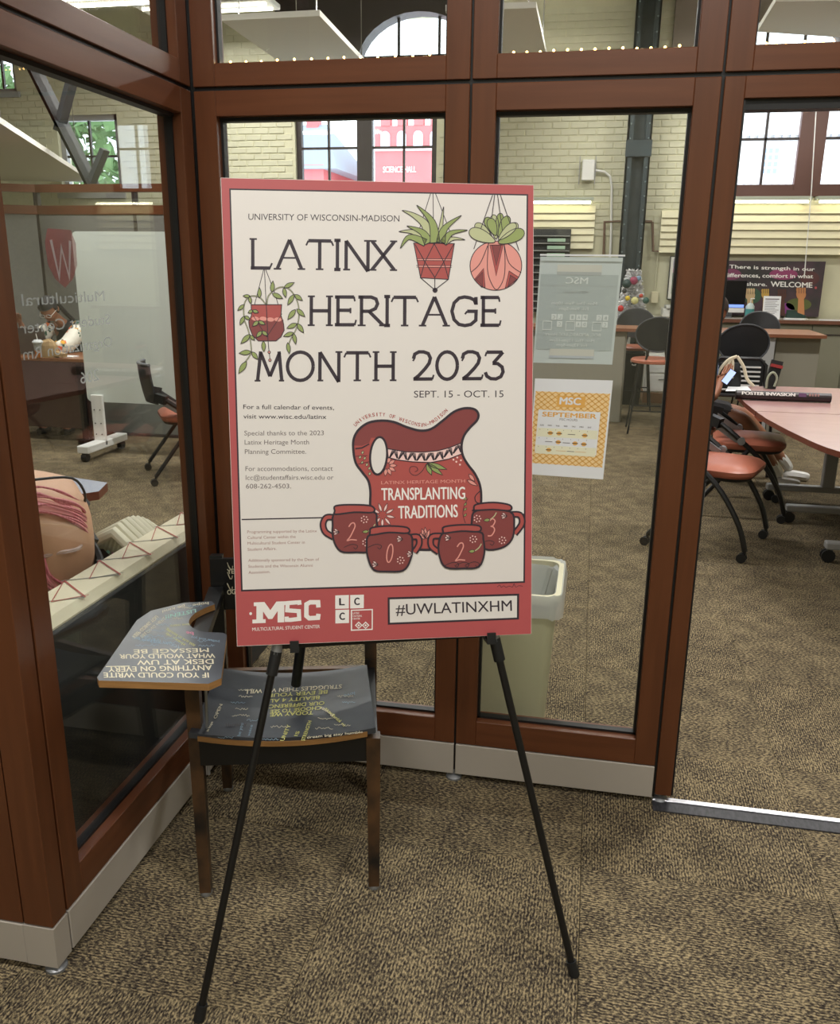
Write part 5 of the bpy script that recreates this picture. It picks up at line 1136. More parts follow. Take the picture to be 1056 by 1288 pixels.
# ---- nesting chairs on casters
meshk = mat('black_mesh_back', (34, 36, 40), .5)
def nest_chair(label, loc, rz):
    t = thing('nesting_chair', label, 'chair', (loc[0], loc[1], 0), rz, 'terracotta nesting chairs on casters')
    P_ = rr(-.23, .23, -.2, .23, .12, 0, 7)
    loft([[(x*.96, y*.96, .438) for x, y, z in P_], [(x*1.02, y*1.02, .455) for x, y, z in P_], [(x*1.02, y*1.02, .475) for x, y, z in P_], [(x*.92, y*.92, .492) for x, y, z in P_], [(x*.5, y*.5, .496) for x, y, z in P_]], None, True, True).build('seat', terra, t, True)
    loft([[(x*.9, y*.9, .418) for x, y, z in P_], [(x*.97, y*.97, .438) for x, y, z in P_]], None, True, True).build('seat_pan', blackp, t, True)
    for s in (-1, 1):
        k = B(); k.tube(spline([(s*.235, -.17, .60), (s*.25, -.04, .50), (s*.258, .1, .37), (s*.262, .21, .2), (s*.262, .255, .065)], 4), .0155, 8); k.build('leg', blackm, t, True)
        k = B(); k.tube([(s*.25, .02, .46), (s*.262, -.28, .065)], .0145, 8); k.build('leg', blackm, t, True)
        k = B(); k.tube([(s*.268, -.04, .50), (s*.232, -.04, .50)], .024, 12); k.build('pivot_clamp', silver, t, True)
        k = B(); k.bar((s*.215, -.05, .49), (s*.2, -.22, .60), .02, .035); k.build('back_bracket', silver, t)
        k = B(); k.bar((s*.235, -.17, .60), (s*.19, -.235, .62), .05, .06); k.build('back_joint', blackp, t)
        for y in (.255, -.28):
            k = B(); c = (s*.262, y, .026)
            for d in (-.013, .013): k.tube([(c[0]+d-.007, c[1]-.012, c[2]), (c[0]+d+.007, c[1]-.012, c[2])], .026, 12)
            k.tube([(c[0], y, .04), (c[0], y, .07)], .009, 6); k.build('caster', blackp, t, True)
    k = B(); k.grid(lambda u, v: ((u-.5)*(.42-.05*v*v), -.23-.06*math.cos((u-.5)*PI)-.07*v+.03*v*v, .57+.27*v), 12, 8, None, (0, .012, 0)); k.build('backrest', meshk, t, True)
    k = B(); k.tube([((u-.5)*.37, -.23-.06*math.cos((u-.5)*PI)-.034, .842) for u in [i/12 for i in range(13)]], .011, 8); k.build('top_rim', mat('grey_rim', (120, 122, 126), .4), t, True)
    return t
n0 = nest_chair('terracotta nesting chair nearest the doorway', (.74, 4.98), math.radians(-112))
dup(n0, (1.02, 5.78, 0), math.radians(-97), 'terracotta nesting chair second from the doorway, at the far table')
dup(n0, (2.06, 5.62, 0), math.radians(78), 'nesting chair on the far side of the meeting tables, cut by the right edge')
dup(n0, (-2.88, 5.82, 0), math.radians(-57), 'terracotta nesting chair in the left room by the whiteboard', 'nesting chair in the left room')

# ---- round-ended meeting tables
def mtable(label, top, feet, cols):
    t = thing('meeting_table', label, 'table', (1.5, top[0][1], 0)); B().prism(top, .712, .74, lamedge, lamred).build('table_top', None, t)
    for (x0, x1, y) in feet:
        B().box((x0, y-.03, .075), (x1, y+.03, .115), None, .006).build('foot_bar', greyl, t)
        for x in (x0+.02, x1-.02):
            k = B()
            for d in (-.014, .014): k.tube([(x, y+d-.008, .036), (x, y+d+.008, .036)], .036, 14)
            k.tube([(x, y, .04), (x, y, .08)], .012, 8); k.build('caster', blackp, t, True)
    for x, y in cols: box('leg_column', (x-.04, y-.03, .11), (x+.04, y+.03, .712), greyl, t, .006)
    for x, y in cols[:1]: box('under_beam', (x-.03, min(c[1] for c in cols)-.0, .66), (x+.03, max(c[1] for c in cols)+.02, .70), greyl, t)
t2 = [(2.9, 5.205)]+[(.952, 5.205)]+[tuple(p[:2]) for p in spline([(.945, 5.5, 0), (.965, 6.05, 0), (1.09, 6.33, 0), (1.35, 6.41, 0)], 4)]+[(2.9, 6.41)]
mtable('far half of the reddish meeting table, with the poster tube', t2[::-1], [(1.24, 2.1, 6.08), (1.26, 2.1, 5.53)], [(1.63, 6.08), (1.9, 5.53)])
t1 = [(2.9, 5.195), (.953, 5.195)]+[tuple(p[:2]) for p in spline([(.965, 4.95, 0), (1.025, 4.5, 0), (1.12, 4.1, 0), (1.35, 3.84, 0), (1.75, 3.74, 0)], 5)]+[(2.9, 3.74)]
mtable('near half of the reddish meeting table, cut by the right edge', t1, [(1.31, 2.15, 4.77), (1.6, 2.15, 4.15)], [(1.9, 4.77), (1.9, 4.15)])
pL, pR = onz(926, 503, .74), onz(1037, 504, .74); tz = .74+.03
t = thing('poster_tube', 'dark poster tube with white lettering lying on the meeting table', 'tube', (pL[0], pL[1], .74)); yt_ = float(pL[1])+.02
A0 = np.array([pL[0], yt_, tz]); A1 = np.array([pR[0], yt_+.0, tz]); k = B(); k.tube([A0, A1], .029, 20); k.build('tube_body', mat('dark_brown_card', (44, 34, 36), .4), t, True)
for q, d in ((A0, -.006), (A1, .006)): k = B(); k.tube([q, q+(d, 0, 0)], .0295, 20); k.build('end_cap', blackp, t, True)
def ctube(s_, r_): return A0+(A1-A0)*s_+np.array([0, -.0262-.013*0+(r_-.6)*.010, .0165+(r_-.6)*.030])
a = Art(ctube, (0, -1, .6), .0012); a.text('POSTER INVASION', (.05, .25), (.62, .25), .62, whp, 0, .006, up=(0, 1)); a.build('lettering', None, t)
a = Art(ctube, (0, -1, .3), .0003)
a.poly([(.66, .2), (.74, .2), (.74, .95), (.66, .95)], mat('purple_print', (96, 60, 96), .5), 0)
for s0_ in (.77, .8, .83, .86): a.poly([(s0_, .4), (s0_+.018, .4), (s0_+.018, .9), (s0_, .9)], brnp, 0)
a.build('side_print', None, t, kind='stuff')
c0 = onz(968, 489, .74)
t = thing('upright_box', 'dark upright box with red stripe standing on the meeting table', 'box', (c0[0], c0[1], .74)); X_, Y_ = float(c0[0]), float(c0[1])
k = B(); k.bar((X_-.005, Y_, .74), (X_+.03, Y_+.02, .93), .075, .03, None, (0, 1, 0)); k.build('box_body', blackp, t); k = B(); k.bar((X_+.022, Y_-.002, .885), (X_+.026, Y_, .905), .076, .034, None, (0, 1, 0)); k.build('red_stripe', mat('red_stripe', (140, 40, 40), .5), t)
k = B(); k.tube(spline([(X_-.03, Y_-.025, .745), (X_-.028, Y_-.03, .82), (X_, Y_-.03, .855), (X_+.03, Y_-.028, .82), (X_+.02, Y_-.03, .76)], 4), .008, 6); k.build('grey_loop', mat('sage_cord', (150, 156, 136), .6), t, True)
p_ = [onz(u, v, .7405)[:2] for u, v in ((912, 492), (945, 492), (940, 486), (916, 485))]; B().prism([tuple(p) for p in p_], .7402, .7412).build('x', paper); o = bpy.context.scene.collection.objects[-1]; o.name = 'paper_sheet'; tag(o, 'white sheet of paper lying by the phone on the meeting table', 'paper')
# slat-backed chair and tote bag beyond the table
t = thing('slat_back_chair', 'black chair with pale slatted back beyond the meeting table', 'chair', (1.15, 7.1, 0)); 
cx_, cy_ = float(ony(929, 470, 7.2)[0]), 7.2
k = B(); k.tube([(cx_-.2, cy_, .56), (cx_-.2, cy_+.02, .8), (cx_-.15, cy_+.03, .85), (cx_+.15, cy_+.03, .85), (cx_+.2, cy_+.02, .8), (cx_+.2, cy_, .56), (cx_-.2, cy_, .56)], .016, 8); k.build('back_frame', blackp, t, True)
box('back_panel', (cx_-.19, cy_+.02, .57), (cx_+.19, cy_+.03, .84), blackp, t)
for i in range(6): box('slat', (cx_-.16, cy_-.004, .60+i*.036), (cx_+.16, cy_+.01, .612+i*.036), mat('pale_slat', (196, 198, 196), .5), t)
P_ = rr(cx_-.22, cx_+.22, cy_-.45, cy_-.02, .06, .43, 4); loft([P_, [(x, y, .47) for x, y, z in P_]], None, True, True).build('seat', terra, t, True)
for sx in (-1, 1):
    for y in (cy_-.42, cy_): k = B(); k.tube([(cx_+sx*.2, y, .56 if y == cy_ else .43), (cx_+sx*.22, y+(.05 if y == cy_ else 0), 0)], .012, 6); k.build('leg', blackm, t, True)
gx_, gy_ = float(ony(921, 480, 6.36)[0]), 6.34
t = thing('tote_bag', 'black tote bag with cream straps on the meeting table', 'bag', (gx_, gy_, .74))
loft([rr(gx_-.12, gx_+.05, gy_-.05, gy_+.05, .03, .741), rr(gx_-.12, gx_+.05, gy_-.045, gy_+.045, .03, .80), rr(gx_-.10, gx_+.03, gy_-.015, gy_+.015, .012, .90)], None, True, True).build('bag_body', mat('black_canvas', (30, 30, 32), .8), t, True)
for q in ([(-.12, .745), (-.115, .83), (-.06, .92), (-.0, .95)], [(.0, .95), (.05, .88), (.08, .80), (.13, .75)], [(-.07, .86), (-.03, .93), (-.02, .8)]): k = B(); k.tube(spline([(gx_+a_, gy_-.055, z_) for a_, z_ in q], 4), .011, 6); k.build('strap', mat('cream_webbing', (214, 204, 178), .7), t, True)
# blind cord
t = thing('blind_cord', 'thin white cord hanging in front of the right-hand window', 'cord', ony(1026, 150, 11.25)); k = B(); k.tube([tuple(ony(1027, 120, 11.25)), tuple(ony(1020, 240, 11.25)), tuple(ony(1011, 350, 11.25))], .006, 6); k.build('cord', white, t, True)

# =================================================================== PEOPLE
def limb(name, chains, m, par, sub=2, merge=True, smooth=True, m2=None):
    """skinned body: chains = list of [(point, radius)...]; shared points are merged"""
    V, Ed, Rd = [], [], []; key = {}
    for ch in chains:
        prev = None
        for p, r in ch:
            k_ = tuple(round(float(c), 4) for c in p)
            if k_ not in key: key[k_] = len(V); V.append(k_); Rd.append(r)
            i = key[k_]
            if prev is not None and prev != i: Ed.append((prev, i))
            prev = i
    me = bpy.data.meshes.new(name); me.from_pydata(V, Ed, []); ob = bpy.data.objects.new(name, me); COL.objects.link(ob)
    md = ob.modifiers.new('s', 'SKIN'); md.use_smooth_shade = True
    for i, sv in enumerate(me.skin_vertices[0].data):
        r = Rd[i]; sv.radius = (r, r) if not hasattr(r, '__len__') else r; sv.use_root = (i == 0)
    sb = ob.modifiers.new('b', 'SUBSURF'); sb.levels = sub; sb.render_levels = sub
    dg = bpy.context.evaluated_depsgraph_get(); nm = bpy.data.meshes.new_from_object(ob.evaluated_get(dg)); bpy.data.objects.remove(ob)
    k = B(); k.v = [tuple(v.co) for v in nm.vertices]; k.f = [tuple(p.vertices) for p in nm.polygons]; k.mi = [0]*len(k.f); k.mats = [m]
    bpy.data.meshes.remove(nm); return k.build(name, None, par, True)
def hand(base, fwd, side, dn, s=1.0, curl=.6):
    """chains for a palm with four fingers and a side thumb"""
    base, fwd, side, dn = [np.array(q, float) for q in (base, fwd, side, dn)]; out = []
    palm = base+fwd*.045*s; out.append([(base, .020*s), (palm, .024*s)])
    for i, (o, ln) in enumerate(((-.027, .062), (-.009, .072), (.009, .068), (.026, .054))):
        k0 = base+fwd*.075*s+side*o*s; k1 = k0+(fwd*.5*ln+dn*curl*.3*ln)*s; k2 = k1+(fwd*.3*ln+dn*curl*.8*ln)*s
        out.append([(palm, .024*s), (k0, .0095*s), (k1, .0082*s), (k2, .007*s)])
    t0 = base+(fwd*.03-side*.03)*s; out.append([(palm, .024*s), (t0, .011*s), (t0+(fwd*.035-side*.02+dn*.01)*s, .009*s), (t0+(fwd*.055-side*.01+dn*.02)*s, .008*s)])
    return out
def head(par, c, fwd, up, m, s=1.0, hair=None):
    """ellipsoid skull with brow, nose, lips, chin, ears, eyes"""
    c = np.array(c, float); fwd = _n(fwd); up = _n(np.array(up)-fwd*(np.array(up)@fwd)); side = np.cross(up, fwd)
    def T_(x, y, z): return c+side*x*s+fwd*y*s+up*z*s
    k = B(); n, kk = 28, 18; vs = []; fs = []
    for j in range(kk+1):
        t = -PI/2+PI*j/kk
        for i in range(n):
            a_ = 2*PI*i/n; x, y, z = math.cos(t)*math.sin(a_), math.cos(t)*math.cos(a_), math.sin(t)
            X = .074*x; Y = .092*y; Z = .112*z
            if z < 0: X *= 1-.30*z*z; Y = Y*(1-.12*z*z)+.012*(-z)
            f = max(0, y)
            Y += f*(.020*math.exp(-((X/.011)**2))*math.exp(-(((Z+.018)/.018)**2))-.008*math.exp(-(((abs(X)-.03)/.014)**2))*math.exp(-((Z/.012)**2))+.006*math.exp(-((X/.022)**2))*math.exp(-(((Z+.052)/.008)**2))+.004*math.exp(-(((Z-.022)/.01)**2))+.006*math.exp(-((X/.02)**2))*math.exp(-(((Z+.09)/.014)**2)))
            vs.append(T_(X, Y, Z))
    for j in range(kk):
        for i in range(n): fs.append((j*n+i, j*n+(i+1) % n, (j+1)*n+(i+1) % n, (j+1)*n+i))
    k.add(vs, fs); 
    for sd in (-1, 1): k.ball(T_(sd*.076, -.005, -.005), .02*s, None, 10, (.5, .8, 1.3))
    k.build('head', m, par, True)
    k = B()
    for sd in (-1, 1): k.ball(T_(sd*.03, .082, .0), .009*s, None, 8)
    k.build('eyes', mat('eye_dark', (30, 24, 22), .2), par, True); k = B(); k.ball(T_(0, .098, -.052), .014*s, None, 10, (1.2, .35, .35)); k.build('lips', mat('lip_brown', (140, 78, 70), .4), par, True)
    if hair:
        k = B(); vs = []; fs = []; kk = 12
        for j in range(kk+1):
            t = -.35+(PI/2+.35)*j/kk
            for i in range(n):
                a_ = 2*PI*i/n; x, y, z = math.cos(t)*math.sin(a_), math.cos(t)*math.cos(a_), math.sin(t)
                if y > .25: z = max(z, .42+.0*y)
                vs.append(T_(.082*x*(1+.03*math.sin(9*a_)), .1*y-.004, .121*z+.004))
        for j in range(kk):
            for i in range(n): fs.append((j*n+i, j*n+(i+1) % n, (j+1)*n+(i+1) % n, (j+1)*n+i))
        k.add(vs, fs); k.build('hair', hair, par, True)
    return T_
# 1. person at the table in the left room
HP = np.array([-4.80, 7.12, 1.12])
per = thing('person', 'person in black top with white floral sleeves bent over a laptop in the left room', 'person', (-4.8, 7.3, 0))
hip = HP+(.03, .30, -.66); chest = HP+(.05, .19, -.26); neck = HP+(.03, .09, -.11)
sh = [chest+(sx*.145, -.01, .10) for sx in (-1, 1)]
hands = [np.array([-4.97, 6.93, 1.0]), np.array([-4.66, 6.83, .785])]; elb = [np.array([-5.03, 7.12, .80]), np.array([-4.62, 7.06, .80])]
ch = [[(hip, .13), (hip+(0, -.03, .2), .105), (chest, .09), (chest+(0, -.03, .09), .06), (neck, .045), (HP+(0, .0, -.02), .045)]]
for i, sx in enumerate((-1, 1)):
    fw = _n(hands[i]-elb[i]); ch.append([(chest, .09), (sh[i], .05), (elb[i], .04), (hands[i]-fw*.02, .026)]); sd = _n(np.cross(fw, (0, 0, 1))+.001)*sx
    ch += [[(hands[i]-fw*.02, .026), (hands[i], .02)]]+hand(hands[i], fw, sd, np.array([0, -.3, -.9]) if i else np.array([.5, -.3, 0]), 1.0)
    hx = hip+(sx*.09, 0, -.02); kn = hip+(sx*.12, -.42, .0); an = np.array([kn[0], kn[1]+.04, .09]); ch.append([(hip, .13), (hx, .085), (kn, .06), (an, .038), (an+(0, -.12, -.045), .032)])
limb('body', ch, skin2, per)
limb('black_top', [[(hip+(0, 0, .02), .14), (hip+(0, -.03, .2), .13), (chest, .145), (chest+(0, -.03, .1), .11), (neck+(0, .02, -.02), .06)], [(chest, .14), (chest+(-.13, 0, .05), .075)], [(chest, .14), (chest+(.13, 0, .05), .075)]], mat('black_jersey', (22, 22, 26), .8), per)
floral = mat('white_floral_fabric', (230, 226, 212), .7)
for i in (0, 1):
    limb('sleeve', [[(sh[i], .075), ((sh[i]+elb[i])/2, .082), (elb[i], .078), (elb[i]*.4+hands[i]*.6, .055)]], floral, per)
k = B(); fc = [mat('flower_%d' % i, c, .7) for i, c in enumerate(((224, 168, 50), (220, 96, 50), (40, 84, 66), (230, 120, 60)))]; r_ = random.Random(5)
for i in range(95):
    t_ = r_.random(); ii = 1 if r_.random() < .75 else 0; c = (sh[ii]*(1-t_)+elb[ii]*t_) if r_.random() < .6 else (elb[ii]*(1-.6*t_)+hands[ii]*.6*t_); R_ = .078-.012*t_
    dvec = _n([r_.uniform(-1, 1), r_.uniform(-1.2, -.2), r_.uniform(-.5, 1)]); c = c+dvec*R_; m_ = fc[(0, 1, 2, 2, 3, 2, 0)[r_.randrange(7)]]; a1 = _n(np.cross(dvec, (0, 0, 1))); b1 = np.cross(dvec, a1); q = .02 if m_ is not fc[2] else .024
    k.add([c+dvec*.002+a1*q*math.cos(s)*(1+.25*math.cos(5*s))*(1 if m_ is not fc[2] else .45)+b1*q*math.sin(s)*(1+.25*math.cos(5*s)) for s in [2*PI*j/15 for j in range(15)]], [tuple(range(15))], m_)
k.build('flower_print', None, per, kind='stuff')
limb('trousers', [[(hip+(0, 0, -.01), .135), (hip+(sx*.09, 0, -.02), .1), (hip+(sx*.12, -.42, .0), .075), (np.array([hip[0]+sx*.12, hip[1]-.38, .14]), .052)] for sx in (-1, 1)], mat('dark_navy_trousers', (30, 40, 46), .8), per)
fwd = _n([.05, -.75, -.62])
for sx in (-1, 1): q_ = np.array([hip[0]+sx*.12, hip[1]-.38, .05]); limb('shoe', [[(q_+(0, .03, 0), .046), (q_+(0, -.07, -.008), .042), (q_+(0, -.15, -.016), .032)]], blackp, per, 1)
TH = head(per, HP, fwd, (0, -.3, 1), skin2, 1.0, mat('black_braids', (34, 30, 32), .6, noise=.3, nscale=60))
for sx in (-1, 1): limb('braid', [[(TH(sx*.07, -.04, .05), .02), (TH(sx*.085, -.06, -.1), .022), (chest+(sx*.1, .1, .05), .018), (chest+(sx*.1, .13, -.15), .012)]], MT['black_braids'], per, 1)
for sx in (-1, 1):
    k = B(); k.tube([TH(sx*.03+.024*math.cos(s), .098, .0+.018*math.sin(s)) for s in [2*PI*j/14 for j in range(15)]], .0022, 5); k.tube([TH(sx*.054, .095, .002), TH(sx*.079, .01, .004)], .0025, 5); k.build('glasses', white, per, True)
# chair under the person
t = thing('desk_chair', 'dark chair under the person in the left room', 'chair', (hip[0], hip[1], 0)); P_ = rr(hip[0]-.22, hip[0]+.22, hip[1]-.24, hip[1]+.2, .06, .29, 4)
sz = float(hip[2])-.15; loft([[(x, y, sz-.05) for x, y, z in P_], [(x, y, sz) for x, y, z in P_]], None, True, True).build('seat', blackp, t, True); box('backrest', (hip[0]-.2, hip[1]+.2, sz+.15), (hip[0]+.2, hip[1]+.23, sz+.42), blackp, t, .01)
for sx in (-1, 1):
    for sy in (-1, 1): k = B(); k.tube([(hip[0]+sx*.18, hip[1]+sy*.18, sz-.04), (hip[0]+sx*.21, hip[1]+sy*.21, 0)], .012, 6); k.build('leg', blackm, t, True)
    k = B(); k.tube([(hip[0]+sx*.15, hip[1]+.2, sz-.02), (hip[0]+sx*.15, hip[1]+.215, sz+.2)], .012, 6); k.build('back_support', blackm, t, True)
# long table
tL, tR = onz(28, 440, .74), onz(103, 449, .74); yT = float(tR[1])-.16
t = thing('long_table', 'long brown table with dark front panel in the left room', 'table', (-4.9, yT, 0)); box('table_top', (-6.1, yT, .712), (-4.15, yT+.55, .74), mat('brown_laminate', (138, 88, 58), .3, noise=.1, nscale=4, stretch=(1, 8, 1)), t, .004); box('front_panel', (-6.0, yT+.12, .12), (-4.25, yT+.14, .70), mat('maroon_dark_laminate', (62, 40, 36), .35), t)
for x in (-6.0, -4.3): box('leg', (x-.03, yT+.1, 0), (x+.03, yT+.16, .712), blackm, t); box('leg_foot', (x-.03, yT+.02, 0), (x+.03, yT+.5, .03), blackm, t)
lz = .74
cc = onz(40, 442, lz)
t = thing('laptop', 'grey open laptop seen from behind on the long table', 'laptop', (cc[0], yT+.12, lz)); x_ = float(ony(40, 440, yT+.17)[0])+.01; box('base', (x_-.2, yT+.21, lz), (x_+.14, yT+.43, lz+.015), silver, t, .003); k = B(); k.bar((x_-.03, yT+.21, lz+.012), (x_-.03, yT+.14, lz+.235), .34, .008, None, (0, 1, 0)); k.build('lid', mat('space_grey', (96, 88, 90), .4), t)
y_ = yT+.02; x_ = float(ony(49, 444, y_)[0])
t = thing('iced_drink_cup', 'clear plastic cup of amber iced drink with domed lid', 'cup', (x_, y_, lz)); B().lathe([(.030, 0), (.034, .06)], (x_, y_, lz), 16).build('amber_drink', mat('amber_tea', (176, 98, 34), .2), t, True); B().lathe([(.0345, .061), (.041, .125)], (x_, y_, lz), 16).build('cup_wall', sheer('clear_cup_plastic', (200, 206, 206), .5, .1), t, True); B().lathe([(.047, .125), (.047, .133), (.035, .142), (.03, .15)], (x_, y_, lz), 16).build('lid', sheer('clear_lid', (222, 226, 228), .8, .2), t, True); k = B(); k.tube([(x_, y_, lz+.14), (x_-.01, y_, lz+.2)], .003, 6); k.build('straw', white, t)
y_ = yT+.06; x_ = float(ony(62, 446, y_)[0])
t = thing('paper_bag', 'crumpled brown paper bag on the long table', 'bag', (x_, y_, lz)); kr = mat('kraft_paper', (176, 146, 104), .8, noise=.15, nscale=12, bump=.6); loft([wob([(x_+a_*.085*s_, y_+b_*.05*s_, lz+z_) for a_, b_ in [(math.cos(q), math.sin(q)) for q in [2*PI*i/12 for i in range(12)]]], .004 if z_ > .01 else 0) for z_, s_ in ((.001, 1), (.05, 1.05), (.1, .95), (.135, .7), (.15, .3))], None, True, True).build('bag_body', kr, t, False); k = B(); k.bar((x_+.05, y_-.01, lz+.04), (x_+.16, y_-.02, lz+.022), .05, .04, None, (0, 0, 1), .06, .03); k.build('twisted_neck', kr, t)
x_ = float(ony(84, 444, yT+.15)[0]); o = box('napkin', (x_-.05, yT+.1, lz), (x_+.08, yT+.2, lz+.006), paper); tag(o, 'white napkin by the floral sleeve', 'napkin')

# 2. person with pink hair on the sofa, back toward the camera
per = thing('person', 'person with pink hair and bare back in a black halter top, seated on the sofa', 'person', (-1.55, 2.1, 0))
hip = np.array([-1.56, 2.20, .545]); mid = np.array([-1.57, 2.20, .70]); chest = np.array([-1.61, 2.19, .84]); neck = np.array([-1.84, 2.03, .93]); hd = np.array([-1.99, 1.98, .97])
shR, shL = chest+(-.03, .195, -.02), chest+(-.06, -.19, .02); elR, elL = np.array([-1.80, 2.36, .60]), np.array([-1.85, 1.90, .62]); haR, haL = np.array([-2.05, 2.25, .56]), np.array([-2.06, 2.02, .58])
ch = [[(hip, (.135, .19)), (mid, (.105, .155)), (chest, (.105, .17)), (neck, .055), (hd, .05)]]
for s_, e_, h_ in ((shR, elR, haR), (shL, elL, haL)): fw = _n(h_-e_); ch += [[(chest, (.105, .17)), (s_, .062), (e_, .043), (h_, .025)]]+hand(h_, fw, _n(np.cross(fw, (0, 0, 1))), np.array([0, 0, -1.]))
for sy in (-1, 1): kn = np.array([-2.03, 2.16+sy*.13, .50]); an = np.array([-2.0, 2.16+sy*.13, .10]); ch.append([(hip, (.135, .19)), (hip+(-.05, sy*.1, -.02), .09), (kn, .062), (an, .04), (an+(-.12, 0, -.05), .034)])
limb('body', ch, skin1, per)
head(per, hd, (-.8, -.1, -.6), (-.45, 0, .8), skin1, 1.0, mat('pink_hair', (224, 140, 146), .5, noise=.25, nscale=30, stretch=(8, 8, 1), rgb2=(190, 96, 108)))
pk = MT['pink_hair']
def on_back(y, z, off=.0):
    t_ = (z-.545)/.3; x = -1.56-.05*t_; w_ = .20-.03*math.sin(PI*min(1, max(0, t_))); a_ = max(-1, min(1, (y-2.20)/w_)); return np.array([x+.112*math.sqrt(max(0, 1-a_*a_))+.004+off, y, z])
for q in ([(1.94, .90), (2.06, .86), (2.2, .79), (2.27, .74)], [(1.96, .88), (2.08, .83), (2.2, .77), (2.26, .72)], [(1.96, .82), (2.02, .74), (2.03, .64), (2.1, .56)], [(1.94, .80), (1.99, .74), (2.0, .64), (2.06, .56)], [(1.93, .92), (2.07, .885), (2.22, .80)]):
    for dz in (-.016, -.004, .012):
        k = B(); pts = spline([hd+(.03, 0, .05)]+[on_back(y+.045+dz*.5, z+dz*(1+1.2*math.sin(9*y+60*dz)), .000) for y, z in q], 5); k.tube(pts, [.005+.002*math.sin(40*dz+j_) for j_ in range(len(pts)-4)]+[.005, .004, .002, .001], 6); k.build('hair_strand', pk, per, True)
for ya, yb_, za, zb_ in ((1.97, 2.31, .925, .76), (1.96, 2.10, .84, .60)):
    k = B(); k.grid(lambda u, v: on_back(ya+(yb_-ya)*u+.0*v+(0 if zb_ > .7 else -.0), (za+(zb_-za)*u**1.3)-(.055*(1-u*.6))*v+(0 if zb_ > .7 else 0), .004)+np.array([.0015*math.sin(30*v), 0, 0]), 18, 8); k.build('hair_lock', sheer('pink_hair_veil', (232, 148, 150), .62), per, True)
blk2 = mat('black_strap_fabric', (34, 36, 40), .6)
def strap(pts, w_, m_, nm):
    P = spline([on_back(y, z, .005) for y, z in pts], 4); k = B(); k.tube(P, w_, 6); k.build(nm, m_, per, True)
strap([(2.10, .93), (2.25, .90), (2.33, .83), (2.37, .77)], .004, blk2, 'halter_strap'); strap([(2.37, .79), (2.385, .73), (2.355, .66)], .022, blk2, 'halter_strap'); strap([(2.365, .69), (2.33, .62), (2.26, .585)], .012, blk2, 'halter_strap'); strap([(1.98, .70), (2.1, .71), (2.2, .70), (2.37, .69)], .006, sheer('clear_strap', (220, 205, 200), .35, .3), 'clear_strap')
k = B(); r_ = random.Random(9); N_ = 28
vs = []
for j in range(5):
    for i in range(N_): a_ = 2*PI*i/N_; rr_ = 1+.05*math.sin(7*a_+j); vs.append((hip[0]+.155*rr_*math.cos(a_)+(.01 if j < 3 else 0), hip[1]+.215*rr_*math.sin(a_), .44+.045*j))
k.add(vs, [(j*N_+i, j*N_+(i+1) % N_, (j+1)*N_+(i+1) % N_, (j+1)*N_+i) for j in range(4) for i in range(N_)]); fb = k.build('floral_waist', mat('black_floral_fabric', (24, 24, 28), .7), per, True)
k = B(); cl_ = [mat('mint_petal', (150, 200, 180), .7), mat('pink_petal', (190, 120, 150), .7), mat('white_petal', (210, 220, 210), .7)]
for i in range(70):
    a_ = r_.uniform(-1.4, 1.5); z = r_.uniform(.46, .63); c = np.array([hip[0]+.177*math.cos(a_), hip[1]+.232*math.sin(a_), z]); s1 = np.array([-math.sin(a_), math.cos(a_), 0])*r_.uniform(.004, .011); s2 = np.array([0, 0, 1])*r_.uniform(.003, .008); k.add([c-s1, c-s2, c+s1, c+s2], [(0, 1, 2, 3)], cl_[r_.randrange(3)])
k.build('flower_print', None, per, kind='stuff')
limb('white_skirt', [[(hip+(-.02, 0, -.06), (.07, .08)), (hip+(-.06, sy*.09, -.04), .085), (np.array([-2.0, 2.16+sy*.13, .50]), .085)] for sy in (-1, 1)], mat('white_knit', (226, 222, 204), .8), per)

# sofa along the side glass
geo = mat('cream_upholstery', (222, 214, 186), .7, noise=.04, nscale=30); dkf = mat('dark_grey_upholstery', (44, 45, 44), .8, noise=.1, nscale=8)
t = thing('sofa', 'cream sofa with red triangle pattern backing onto the left glass', 'sofa', (-1.6, 2.3, 0)); sy0, sy1 = 1.5, 3.05
B().box((-1.335, sy0, .60), (-1.195, sy1, .715), None, .02).build('back_cushion', geo, t); box('rear_panel', (-1.205, sy0, .06), (-1.185, sy1, .69), dkf, t, .004); B().box((-1.33, sy0, .2), (-1.21, sy1, .61), None, .01).build('back_frame', dkf, t); B().box((-1.95, sy0, .22), (-1.33, sy1, .405), None, .03).build('seat_cushion', geo, t)
for x in (-1.9, -1.25):
    for y in (sy0+.08, sy1-.08): B().lathe([(.018, 0), (.025, .21)], (x, y, 0), 10).build('leg', blackm, t)
a = Art(lambda u, v: (-1.335+.14*v, sy0+u*(sy1-sy0), .7152), (0, 0, 1), .0006); redl = mat('red_thread', (160, 60, 48), .7); gryl = mat('grey_thread', (110, 108, 100), .7); r_ = random.Random(12)
for i in range(9):
    x = .04+i*.108; a.line([(x, .05), (x+.05, .95)], .004, gryl, 0); a.line([(x+.05, .95), (x+.11, .1)], .0045, redl, 1); a.line([(x+.11, .1), (x+.02, .5)], .0045, redl, 1); a.line([(x+.02, .5), (x+.06, .95)], .004, redl if i % 2 else gryl, 1)
a.build('triangle_pattern', None, t, kind='stuff')
